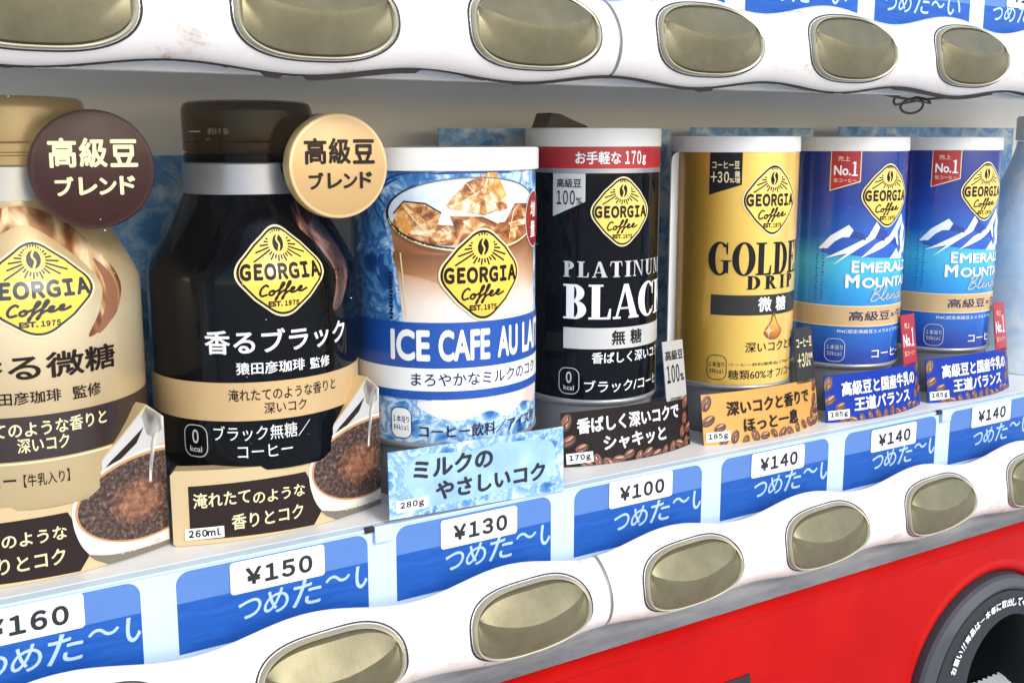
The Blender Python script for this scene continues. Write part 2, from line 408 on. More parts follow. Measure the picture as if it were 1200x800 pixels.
def badge(P, cx, cy, w, h, ink, L=3, rim=cream):
    k_ = 1.12; a, b = w / 2 * k_, h / 2 * k_            # the rounded tips end at w, h
    P.poly(diamond(cx, cy, a, b), rim, L); P.poly(diamond(cx, cy, a * .955, b * .955), ink, L + 1)
    P.poly(diamond(cx, cy, a * .9, b * .9), yellow, L + 2)
    bx, by = cx, cy + .285 * h
    for i in range(28):
        t = 2 * pi * (i + .5) / 28; r0 = .12 * h; r1 = (.165 if i % 2 else .2) * h
        if abs(cos(t)) > .72: r1 *= 1.75
        x, y = bx + r1 * cos(t), by + r1 * sin(t)
        while abs(x - cx) / a + abs(y - cy) / b > .84 and r1 > r0: r1 -= .01 * h; x, y = bx + r1 * cos(t), by + r1 * sin(t)
        if y < cy + .1 * h:
            if sin(t) < 0: r1 = min(r1, (cy + .1 * h - by) / sin(t)); x, y = bx + r1 * cos(t), by + r1 * sin(t)
        if r1 < r0 * 1.12: continue
        P.stroke([(bx + r0 * cos(t), by + r0 * sin(t)), (x, y)], .018 * h, ink, L + 3)
    P.poly(ell(bx, by, .062 * w, .088 * h, 24, -.12), ink, L + 4)
    P.stroke(smooth_line([(bx + .012 * w, by + .085 * h), (bx - .012 * w, by + .035 * h), (bx + .012 * w, by - .02 * h), (bx - .01 * w, by - .085 * h)], 6), .018 * w, yellow, L + 5)
    P.text('GEORGIA', (cx - .42 * w, cy - .085 * h, cx + .42 * w, cy + .085 * h), ink, L + 4, .075)
    P.script(COFFEE, (cx - .24 * w, cy - .305 * h, cx + .25 * w, cy - .12 * h), .022 * w, ink, L + 4, rise=.035 * h)
    P.text('EST.', (cx - .155 * w, cy - .365 * h, cx - .015 * w, cy - .305 * h), ink, L + 4, .07); P.text('1975', (cx + .005 * w, cy - .365 * h, cx + .155 * w, cy - .305 * h), ink, L + 4, .07)
def kcal(P, x0, y0, x1, y1, top, bottom, ink, L=3, fill=None):
    if fill: P.poly(rrect(x0, y0, x1, y1, (x1 - x0) * .35), fill, L)
    P.stroke(rrect(x0, y0, x1, y1, (x1 - x0) * .35), .3, ink, L + 1, True)
    h = y1 - y0; w = x1 - x0
    if len(top) == 1: P.text(top, (x0 + .36 * w, y0 + .42 * h, x1 - .36 * w, y0 + .86 * h), ink, L + 1, .03); P.text(bottom, (x0 + .24 * w, y0 + .15 * h, x1 - .24 * w, y0 + .33 * h), ink, L + 1, .02)
    else: P.text(top, (x0 + .1 * w, y0 + .52 * h, x1 - .1 * w, y0 + .74 * h), ink, L + 1, .015); P.text(bottom, (x0 + .12 * w, y0 + .26 * h, x1 - .12 * w, y0 + .45 * h), ink, L + 1, .02)
def beans(P, spots, L=2):
    for x, y, s, rot in spots:
        P.poly(ell(x, y, s, s * .62, 18, rot), bean_d, L); P.poly(ell(x - .06 * s, y + .08 * s, s * .88, s * .5, 18, rot), bean_l, L + 1)
        P.poly(ell(x + .1 * s * sin(rot), y + .3 * s * cos(rot), s * .6, s * .1, 12, rot + .1), bean_h, L + 2)
        c, n = cos(rot), sin(rot)
        q = [(-.85, -.05), (-.35, .1), (.3, -.12), (.85, .03)]
        P.stroke(smooth_line([(x + s * (a * c - b * n), y + s * (a * n + b * c)) for a, b in q], 5), s * .16, bean_d, L + 3)
def bean_field(u0, u1, v0, v1, n, size=(2.2, 3.2)):
    return [(R.uniform(u0, u1), R.uniform(v0, v1), R.uniform(*size), R.uniform(-1.4, 1.4)) for _ in range(n)]

# ------------------------------------------------------------------ the machine
SH = -.0135            # display shelf
X0, X1 = -.42, .80
PITCH = .07
VM = thing('vending_machine', 'drinks vending machine with red lower panel, white wavy rails of beige buttons and lit-less display window', 'vending machine', (.19, .1, -.46))
VM['label'] = 'drinks vending machine front with red lower panel and two white wavy rails of beige buttons'
def vm(o):
    o.parent = VM; o.location = Vector(o.location) - VM.location; return o

wallgrey = plain('display_back_grey', '#efebe3', .5, var=.05, scale=14)
machinewhite = plain('machine_white', '#e6e6e4', .4, var=.03, scale=30)
railwhite = NT('rail_white_gloss'); setp(railwhite, .24, 0, .25)
_o = railwhite.obj(); _a = railwhite.noise(_o, 70, 10, .75, .4)
_mp = railwhite.new('ShaderNodeMapping'); _mp.inputs['Scale'].default_value = (1, 1, .25); railwhite.l.new(_o, _mp.inputs[0])
_b = railwhite.noise(_mp.outputs[0], 260, 6, .7)
_s = railwhite.new('ShaderNodeMath', operation='MULTIPLY_ADD'); _s.inputs[1].default_value = .35; railwhite.l.new(_b, _s.inputs[0]); railwhite.l.new(_a, _s.inputs[2])
railwhite.base(railwhite.ramp(_s.outputs[0], [(.5, '#d6d1cb'), (.74, '#d4cec7'), (.83, '#c4b9ac'), (.91, '#978878')])); railwhite = railwhite.m
redpaint = NT('red_paint'); setp(redpaint, .36, 0, .0, .12)
_f = redpaint.noise(redpaint.obj(), 22, 8, .65, .3)
redpaint.base(redpaint.ramp(_f, [(.3, '#9e0402'), (.5, '#a80602'), (.64, '#ac0c05'), (.74, '#aa1a12')])); redpaint.bump(redpaint.noise(redpaint.obj(), 160, 3), .03, .001); redpaint = redpaint.m
ledgegrey = NT('ledge_grey'); setp(ledgegrey, .42, .35)
_o = ledgegrey.obj(); _mp = ledgegrey.new('ShaderNodeMapping'); _mp.inputs['Scale'].default_value = (.35, 1, 3); ledgegrey.l.new(_o, _mp.inputs[0])
ledgegrey.base(ledgegrey.ramp(ledgegrey.noise(_mp.outputs[0], 60, 9, .7), [(.3, '#76777a'), (.5, '#97989a'), (.62, '#a6a7a8'), (.75, '#6a665f')])); ledgegrey = ledgegrey.m
stripwhite = plain('strip_pale_blue_white', '#bfd3e2', .35, var=.05, scale=25)
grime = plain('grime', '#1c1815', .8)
darkgap = plain('dark_rubber', '#14130f', .6)
portgrey = plain('port_grey_plastic', '#3a3b3f', .45, var=.08, scale=120)
portblack = plain('port_black_plastic', '#1c1d1c', .42, var=.08, scale=120)
flapm = plain('flap_grey', '#b9bcbc', .4)
cabinet = plain('cabinet_grey', '#8c8c8a', .5)

vm(box('back_wall', (X0, .128, SH), (X1, .134, .1478), wallgrey))
vm(box('shelf', (X0, .0222, SH - .004), (X1, .1278, SH), machinewhite))
vm(box('ceiling', (X0, .0222, .1480), (X1, .134, .1510), wallgrey))
vm(box('side_wall', (X0 - .004, .0222, SH), (X0, .134, .1478), wallgrey))
vm(box('side_wall', (X1, .0222, SH), (X1 + .004, .134, .1478), wallgrey))
vm(box('cabinet', (X0 - .03, .1345, -.46), (X1 + .03, .6, .62), cabinet))

# label strip under each window: a flat strip with a small step along its top
for zo in (0, .192):
    bm = bmesh.new()
    pr = [(.0222, -.0480), (.0195, -.0480), (.0195, -.0151), (.0188, -.0146), (.0188, -.0139), (.0222, -.0136)]
    vs = [[bm.verts.new((x, y, z + zo)) for y, z in pr] for x in (X0, X1)]
    for i in range(len(pr) - 1): bm.faces.new((vs[0][i], vs[0][i + 1], vs[1][i + 1], vs[1][i]))
    bm.faces.new(vs[0][::-1]); bm.faces.new(vs[1]); bm.faces.new((vs[0][-1], vs[0][0], vs[1][0], vs[1][-1]))
    vm(from_bm('label_strip', bm, stripwhite, None, 30))
for zo in (0, .192):
    for x in (-.2555, .0245, .3045, .5845):
        vm(box('strip_tab', (x - .003, .0178, -.0190 + zo), (x + .0035, .0194, -.0133 + zo), stripwhite, None, .0004))
        vm(box('tab_gap', (x - .0062, .0181, -.0150 + zo), (x - .0031, .0194, -.0131 + zo), darkgap, None, .0002))
# upper frame bar of the window (under the upper rail)
vm(box('window_frame', (X0, .0165, .1272), (X1, .0219, .1500), machinewhite, None, .0006))

# clear plastic pane over the display
g = NT('clear_plastic'); g.n.remove(g.b)
tr = g.new('ShaderNodeBsdfTransparent'); gl = g.new('ShaderNodeBsdfGlossy'); gl.inputs['Roughness'].default_value = .02
fr = g.new('ShaderNodeFresnel'); fr.inputs[0].default_value = 1.17; mx = g.new('ShaderNodeMixShader')
tr.inputs[0].default_value = (.985, .99, .99, 1)
g.l.new(fr.outputs[0], mx.inputs[0]); g.l.new(tr.outputs[0], mx.inputs[1]); g.l.new(gl.outputs[0], mx.inputs[2])
g.l.new(mx.outputs[0], g.n['Material Output'].inputs[0]); pane = g.m
vm(meshobj('window_pane', [(X0, .0125, -.0475), (X1, .0125, -.0475), (X1, .0125, .1285), (X0, .0125, .1285)], [(0, 1, 2, 3)], pane))

# wavy rails: chains of swellings, one to a button
PH = .4
def rail_edges(x, row):
    c = cos(2 * pi * x / PITCH + (PH if row == 0 else .22))
    zt = -.0352 + .0024 * c; zb = -.0633 - .00145 * c
    return (zt, zb) if row == 0 else (zt + .1918, zb + .1915)
def rail_y(x, z, row):
    zt, zb = rail_edges(x, row); s = min(1, max(0, (zt - z) / (zt - zb)))
    sw = .5 + .5 * cos(2 * pi * x / PITCH + PH)
    return .0102 * (1 - s) + .0055 * s - (.0082 + .0012 * sw) * sin(pi * s) ** .62
def rail(name, xa, xb, row, inset=0, m=None):
    V, F = [], []; nx = max(2, int((xb - xa) / .0020)); ns = 26
    for i in range(nx + 1):
        x = xa + (xb - xa) * i / nx; zt, zb = rail_edges(x, row)
        col = [(x, .0192, zt - .0105), (x, .0135, zt - .0068), (x, .0112, zt - .0018)]
        for k in range(ns + 1):
            t = k / ns; s = .5 - .5 * cos(pi * t); z = zt + (zb - zt) * s
            col.append((x, rail_y(x, z, row) + inset, z))
        col.append((x, .016, zb + .0006)); V += col
    n = ns + 5
    for i in range(nx):
        for k in range(n - 1): F.append((i * n + k, i * n + k + 1, (i + 1) * n + k + 1, (i + 1) * n + k))
    for i in (0, nx):      # closed ends
        F.append(tuple(range(i * n, i * n + n)) if i == 0 else tuple(range(i * n + n - 1, i * n - 1, -1)))
    o = meshobj(name, V, F, m or railwhite, None, None, 50); return vm(o)
seamgrey = plain('seam_grey', '#8a8780', .4, metal=.4)
for row in (0, 1):
    rail('button_rail', -.385, .1016, row); rail('button_rail', .1030, .5915, row); rail('rail_seam', .1015, .1031, row, .0007, seamgrey)
# dirt caught in the seam under the upper rail, thick in places
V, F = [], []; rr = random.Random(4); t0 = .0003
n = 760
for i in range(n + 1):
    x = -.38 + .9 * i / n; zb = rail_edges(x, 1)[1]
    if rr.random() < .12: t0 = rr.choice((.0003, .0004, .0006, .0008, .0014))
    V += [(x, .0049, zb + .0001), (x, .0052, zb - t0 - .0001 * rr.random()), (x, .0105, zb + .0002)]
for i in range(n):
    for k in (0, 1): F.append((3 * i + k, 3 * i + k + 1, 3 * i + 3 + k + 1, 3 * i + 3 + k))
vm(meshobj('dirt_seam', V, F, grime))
# filler behind the rail bottoms (the rail body is closed at the back)
vm(box('rail_back', (X0, .0160, .1270 + .0012), (X1, .0166, .1285), machinewhite)) if False else None

btn = NT('button_beige'); setp(btn, .42, .5, .0, .4)
_f = btn.noise(btn.obj(), 90, 8, .7)
btn.base(btn.ramp(_f, [(.3, '#6a6348'), (.5, '#736c51'), (.7, '#7c755b')]))
mp_ = btn.new('ShaderNodeMapping'); mp_.inputs['Scale'].default_value = (14, 1, 1); btn.l.new(btn.obj(), mp_.inputs[0])
btn.bump(btn.noise(mp_.outputs[0], 120, 4), .05, .0006); btn = btn.m
bezelm = plain('bezel_beige', '#aea68c', .35, metal=.4)
def sup(t, a, b, n=2.6):
    c, s_ = cos(t), sin(t)
    return a * math.copysign(abs(c) ** (2 / n), c), b * math.copysign(abs(s_) ** (2 / n), s_)
def button(i, row):
    cx = i * PITCH - .0001 + (.0008 if row else 0); zc = -.0493 + (.1920 if row else 0); a, b = .0229, .0119
    ry = lambda x, z: rail_y(x, z, row)
    K = 84
    # bezel: dark seam, then a bright raised rim
    V, F, M = [], [], []
    rings = [(1.045, .0002), (1.015, -.0001), (1.012, .0010), (.985, .0016), (.955, .0012), (.945, .0002)]
    for sc, h in rings:
        for k in range(K):
            x, z = sup(2 * pi * k / K, a * sc + (.0003 if sc > 1.03 else 0), b * sc + (.0003 if sc > 1.03 else 0)); V.append((cx + x, ry(cx + x, zc + z) - h, zc + z))
    for j in range(len(rings) - 1):
        for k in range(K): F.append((j * K + k, j * K + (k + 1) % K, (j + 1) * K + (k + 1) % K, (j + 1) * K + k)); M.append(0 if j == 0 else 1)
    bez = meshobj('bezel', V, F, [darkgap, bezelm], M, None, 50)
    # the button: a gently domed face below a crease that bows like a smile, and a flat slanted facet above it
    V, F = [], []; NX, NF, NT_ = 46, 16, 9; A, B = a * .955, b * .955
    for i_ in range(NX + 1):
        q = -cos(pi * i_ / NX) * .9995; x = A * q; zt = B * (1 - abs(q) ** 2.6) ** (1 / 2.6)
        bend = q * q
        zc_ = min(zt * .93, .0004 + .0052 * bend); yb, yt = ry(cx + x, zc - zt), ry(cx + x, zc + zt)
        hc = (.0066 - .0020 * bend) * (1 - abs(q) ** 7) * min(1, zt / (.55 * B))
        for k in range(NF + NT_ + 1):
            if k <= NF:
                t = k / NF; z = -zt + (zc_ + zt) * t; h = hc * (.18 * min(1, t / .07) ** .5 + .82 * (1 - (1 - t) ** 1.25))
                if t == 0: h = -.0004
            else:
                t = (k - NF) / NT_; z = zc_ + (zt - zc_) * t; h = hc * (1 - t) + .0016 * t
                if t == 1: h = -.0004
            w = (z + zt) / (2 * zt) if zt > 1e-6 else .5
            y = yb + (yt - yb) * w - h
            if 0 < k < NF + NT_: y = min(y, ry(cx + x, zc + z) - .0007 * min(1, zt / (.4 * B)))
            V.append((cx + x, y, zc + z))
    n_ = NF + NT_ + 1
    for i_ in range(NX):
        for k in range(n_ - 1): F.append((i_ * n_ + k, (i_ + 1) * n_ + k, (i_ + 1) * n_ + k + 1, i_ * n_ + k + 1))
    o = meshobj('button', V, F, btn, None, None, 14)
    vm(o); bez.parent = o; bez.location = (0, 0, 0); return o
for row, rng in ((0, range(-1, 7)), (1, range(-2, 7))):
    for i in rng: button(i, row)

# grey ledge under the lower rail and tape marks on it
bm = bmesh.new(); pr = [(.0160, -.060), (.0150, -.0660), (.0128, -.0688), (.0085, -.0703), (.0042, -.0707), (.0042, -.0745)]
vs = [[bm.verts.new((x, y, z)) for y, z in pr] for x in (X0, X1)]
for i in range(len(pr) - 1): bm.faces.new((vs[0][i], vs[0][i + 1], vs[1][i + 1], vs[1][i]))
vm(from_bm('ledge', bm, ledgegrey, None, 60))

# red lower panel with a rolled top edge, a delivery opening and a slot
PC = Vector((.3195, 0, -.1425)); PR = .0532
def panel():
    # sheet with a circular hole, laid out as a ring fan meeting a rectangle
    V, F = [], []; xa, xb, za, zb = X0 + .01, X1 - .01, -.46, -.0746; K = 96
    prof = [(PR + .0002, .0015), (PR + .0006, .0004), (PR + .0022, -.0006), (PR + .0034, -.0010), (PR + .0046, -.0008), (PR + .0056, -.0001), (PR + .0064, 0)]
    for r, y in prof:
        for k in range(K):
            t = 2 * pi * k / K; V.append((PC.x + r * cos(t), y, PC.z + r * sin(t)))
    for k in range(K):
        t = 2 * pi * k / K; c, s_ = cos(t), sin(t)
        m = min(((xb - PC.x) / c if c > 1e-9 else (xa - PC.x) / c if c < -1e-9 else 9), ((zb - PC.z) / s_ if s_ > 1e-9 else (za - PC.z) / s_ if s_ < -1e-9 else 9))
        V.append((PC.x + m * c, 0, PC.z + m * s_))
    for j in range(len(prof)):
        for k in range(K): F.append((j * K + k, (j + 1) * K + k, (j + 1) * K + (k + 1) % K, j * K + (k + 1) % K))
    # corners and rolled edge along the top
    b0 = len(V); cr = [(xa, za), (xb, za), (xb, zb), (xa, zb)]
    base = len(prof) * K
    for cxz in cr:
        ks = sorted(range(K), key=lambda k: (V[base + k][0] - cxz[0]) ** 2 + (V[base + k][2] - cxz[1]) ** 2)
        V.append((cxz[0], 0, cxz[1])); i = len(V) - 1
        sx = [k for k in range(K) if abs(V[base + k][0] - cxz[0]) < 1e-6]; sz = [k for k in range(K) if abs(V[base + k][2] - cxz[1]) < 1e-6]
        if sx and sz:
            k1 = min(sx, key=lambda k: abs(V[base + k][2] - cxz[1])); k2 = min(sz, key=lambda k: abs(V[base + k][0] - cxz[0])); F.append((base + k1, i, base + k2))
    edge = [(0, zb), (-.0009, zb + .0006), (-.0011, zb + .0013), (-.0004, zb + .0019), (.0006, zb + .0026), (.0022, zb + .0036), (.0040, zb + .0039)]
    e0 = len(V)
    for y, z in edge: V += [(xa, y, z), (xb, y, z)]
    for j in range(len(edge) - 1): F.append((e0 + 2 * j, e0 + 2 * j + 1, e0 + 2 * j + 3, e0 + 2 * j + 2))
    return meshobj('lower_panel', V, F, redpaint, None, None, 50)
lp = vm(panel())
def ringpart(name, prof, m, K=96, smooth=30):
    """rings of (radius, y, x and z offset from the opening's centre)"""
    V, F = [], []
    for r, y, ox, oz in prof:
        for k in range(K):
            t = 2 * pi * k / K; V.append((PC.x + ox + r * cos(t), y, PC.z + oz + r * sin(t)))
    for j in range(len(prof) - 1):
        for k in range(K): F.append((j * K + k, (j + 1) * K + k, (j + 1) * K + (k + 1) % K, j * K + (k + 1) % K))
    return meshobj(name, V, F, m, None, None, smooth)
gx, gz = .0008, .0022; ex, ez = .0105, .0030
port = vm(ringpart('delivery_port', [(.0530, .004, 0, 0), (.0528, -.0028, 0, 0), (.0518, -.0044, 0, 0), (.0462, -.0060, gx, gz), (.0452, -.0058, gx, gz), (.0448, -.0046, gx, gz), (.0442, -.0046, gx, gz)], portgrey))
tr_ = ringpart('port_funnel', [(.0443, -.0046, gx, gz), (.0438, -.0056, gx, gz), (.0430, -.0058, gx, gz), (.0296, -.0044, ex, ez), (.0288, -.0038, ex, ez), (.0284, -.0020, ex, ez), (.0282, .0600, ex, ez)], portblack); tr_.parent = port
bw = meshobj('port_back', [(PC.x + ex + .031 * cos(2 * pi * k / 48), .058, PC.z + ez + .031 * sin(2 * pi * k / 48)) for k in range(48)], [tuple(range(48))], portblack); bw.parent = port
# ribbed flap low in the opening
V, F = [], []
for i in range(73):
    x = .3130 + .046 * i / 72; w_ = .0011 * (1 if i % 6 < 3 else -1) * .5
    V += [(x, .0045 + w_, -.1665), (x + .004, .0065 + w_, -.1560), (x + .009, .0140 + w_, -.1545)]
for i in range(72):
    for k in (0, 1): F.append((3 * i + k, 3 * i + 3 + k, 3 * i + 4 + k, 3 * i + 1 + k))
fl = meshobj('flap', V, F, flapm, None, None, 20); fl.parent = port
# lettering on the black face of the opening, clockwise from the left
def coneat(u, v, o):
    t = pi - u / 38.2; r = 38.0 + v
    return Vector((PC.x + .0038 + r / 1e3 * cos(t), -.0060 - o / 1e3, PC.z + .0022 + r / 1e3 * sin(t)))
coneat.cu = 2; coneat.cv = 0
P = Print(coneat); u = 13.0
for s_ in 'お願い!!商品は一本毎に取出してください':
    if s_ == '!': P.text('!', (u + .2, -1.9, u + .9, 1.9), white, 2, .03, slant=.2); u += 1.5; continue
    if s_ == '商': u += .8
    if s_ == '一': P.text(s_, (u + .2, -.35, u + 3.2, .35), white, 2, .03)
    else: P.text(s_, (u + .1, -1.9, u + 3.5, 1.9), white, 2, .03)
    u += 4.0
o = P.build('lettering', None); o.parent = port
# dark lock slot in the red panel
sl_ = vm(box('slot', (.1450, -.0007, -.1240), (.1697, .0004, -.0965), darkgap, None, .0003))

# ------------------------------------------------------------------ blue cards and price cards in the label strip
FM = flatmap()
bluecard = NT('cold_blue_print'); setp(bluecard, .35, 0, .0, .2)
_sp = bluecard.new('ShaderNodeSeparateXYZ'); bluecard.l.new(bluecard.uv(), _sp.inputs[0])
_mp = bluecard.new('ShaderNodeMapping'); _mp.inputs['Scale'].default_value = (.06, .55, 1); _mp.inputs['Rotation'].default_value = (0, 0, .08); bluecard.l.new(bluecard.uv(), _mp.inputs[0])
_f = bluecard.noise(_mp.outputs[0], 1.0, 4, .5, 1.2)
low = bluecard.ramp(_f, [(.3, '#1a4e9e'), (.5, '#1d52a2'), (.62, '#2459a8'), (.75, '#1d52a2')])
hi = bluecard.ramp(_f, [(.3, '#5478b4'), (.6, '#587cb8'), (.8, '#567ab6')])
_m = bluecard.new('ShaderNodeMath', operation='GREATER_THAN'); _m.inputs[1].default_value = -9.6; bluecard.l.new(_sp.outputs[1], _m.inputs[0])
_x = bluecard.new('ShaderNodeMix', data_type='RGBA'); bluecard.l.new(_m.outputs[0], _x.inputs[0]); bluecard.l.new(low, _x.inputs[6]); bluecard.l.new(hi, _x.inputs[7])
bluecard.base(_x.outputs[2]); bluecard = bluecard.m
paleblue = plain('pale_blue_ink', '#a8c2e6', .35)
tapetab = plain('clear_tab', '#c9dcf0', .2)
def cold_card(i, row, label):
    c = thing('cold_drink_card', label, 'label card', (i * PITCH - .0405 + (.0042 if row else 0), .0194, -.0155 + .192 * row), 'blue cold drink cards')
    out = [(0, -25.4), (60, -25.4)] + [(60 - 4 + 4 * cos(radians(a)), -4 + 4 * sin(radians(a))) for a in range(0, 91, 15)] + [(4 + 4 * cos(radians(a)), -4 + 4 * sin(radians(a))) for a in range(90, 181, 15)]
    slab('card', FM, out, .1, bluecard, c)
    P = Print(FM); P.clip = [(0, 59.6, True)]
    if row == 0:
        for ch, b in (('つ', (17.2, -19, 24.4, -12.8)), ('め', (25.2, -19.2, 33.0, -11.4)), ('た', (34.2, -19.2, 43.6, -10.6)), ('〜', (45.3, -14.0, 53.6, -11.4)), ('い', (54.8, -17.8, 63.2, -10.2))):
            P.text(ch, b, paleblue, 2, .014, slant=.14)
    else:
        for ch, b in (('つ', (5.2, -15.6, 12.4, -9.8)), ('め', (13.6, -15.8, 21.4, -8)), ('た', (23.2, -15.8, 32.6, -7.2)), ('〜', (34.3, -12.8, 42.6, -9.8)), ('い', (44.2, -15.2, 53.2, -8.4))):
            P.text(ch, b, paleblue, 2, .014, slant=.14)
    P.build('lettering', c); return c
def price_tag(x, z, num, label, yen=True):
    t = thing('price_tag', label, 'price tag', (x, .0190, z), 'price tags')
    slab('card', FM, rrect(0, 0, 29.6, 10.1, 1.1), .25, tagw, t)
    P = Print(FM)
    if num: P.text('¥' + num, (4.6, 2.1, 25.6, 7.8), taginkm, 2, .05)
    P.build('lettering', t); return t
where = ['under the golden bottle at the left edge', 'under the black bottle', 'under the milk coffee can with ice cubes', 'under the black can',
         'under the gold can', 'under the left blue mountain can', 'under the right blue mountain can', 'past the last can']
prices = ['160', '150', '130', '100', '140', '140', '140', None]
for k in range(7):
    i = k - 1
    cold_card(i, 0, 'blue card in the label strip ' + where[k])
    price_tag(i * PITCH - .0405 + .0153 + (.0004 * ((k * 7) % 3)), -.0254 - .0005 * (k % 3), prices[k], 'white price tag reading %s yen, %s' % (prices[k], where[k]))
wh2 = {2: 'above the black can', 3: 'above the gap between black and gold cans', 4: 'above the left blue mountain can', 5: 'above the right blue mountain can, half cropped by the picture edge'}
cold_card(3, 1, 'blue card of the upper strip, leftmost of the three at the top')
cold_card(4, 1, 'blue card of the upper strip, between the other two at the top')
cold_card(5, 1, 'blue card of the upper strip, in the top right corner beside a price tag')
cold_card(2, 1, 'sliver of a blue card of the upper strip above the rail joint')
price_tag(.3285, .1672, '140', 'white price tag of the upper strip in the top right corner')

# ------------------------------------------------------------------ backdrops behind the products
def backdrop(x0, x1, top, y, label):
    t = thing('backdrop_card', label, 'backdrop card', ((x0 + x1) / 2, y, SH), 'ice patterned backdrop cards')
    w = (x1 - x0) * 500; f = flatmap()
    slab('card', f, rect(-w, 0, w, (top - SH) * 1e3), .5, backdropm, t); return t
backdrop(-.30, .012, .1035, .105, 'ice patterned blue backdrop card behind the two bottles')
backdrop(.0885, .2085, .1136, .103, 'ice patterned blue backdrop card behind the black can')
backdrop(.2215, .302, .1146, .104, 'ice patterned blue backdrop card behind the gold can')
backdrop(.322, .47, .1155, .105, 'ice patterned blue backdrop card behind the blue mountain cans')

# ------------------------------------------------------------------ cans
Z0 = SH * 1e3
def L_(prof): return [(r, z - Z0) for r, z in prof]
pedestal = plain('pedestal_grey', '#77787a', .45, var=.06, scale=60)
lidwhite = plain('lid_white', '#e6e4e0', .35, var=.02, scale=50)

def can_shell(t, r, zb, zlb, zlt, body, lidm, over=.5, flange=None, rim=True):
    lathe('body', L_([(r, zb), (r, zlb + .2)]), body, t, 120, 35, None, True, r)
    lathe('lid', L_([(r - 1.5, zlb - .05), (r + over - .25, zlb - .05), (r + over, zlb + .2), (r + over, zlt - .7), (r + over - .25, zlt - .2), (r + over - .9, zlt), (r - 2, zlt - .15), (r - 3, zlt - .8), (2, zlt - .9)]), lidm, t, 120, 40)
    if rim: lathe('bottom_rim', L_([(r - 2.4, zb - 2.4), (r - 1, zb - 2.2), (r + .1, zb - 1.2), (r + .55, zb - .5), (r + .5, zb + .3), (r + .02, zb + .7)]), silver, t, 120, 50)
    if flange:          # the flat rim of the moulded shell behind the can
        w = r + 3.2; o = slab('flange', FM, [(-w, 0), (w, 0), (w, zlb - 5 - Z0)] + [(w - 4 + 4 * cos(radians(k)), zlb - 4 - Z0 + 4 * sin(radians(k))) for k in (0, 30, 60, 90)] + [(-w + 4 + 4 * cos(radians(k)), zlb - 4 - Z0 + 4 * sin(radians(k))) for k in (90, 120, 150, 180)], .6, flange, t)
        o.location = (0, .0060, 0)
    lathe('pedestal', [(r - 1.2, 0), (r - 1.2, zb - 1.9 - Z0)], pedestal, t, 96, 35)

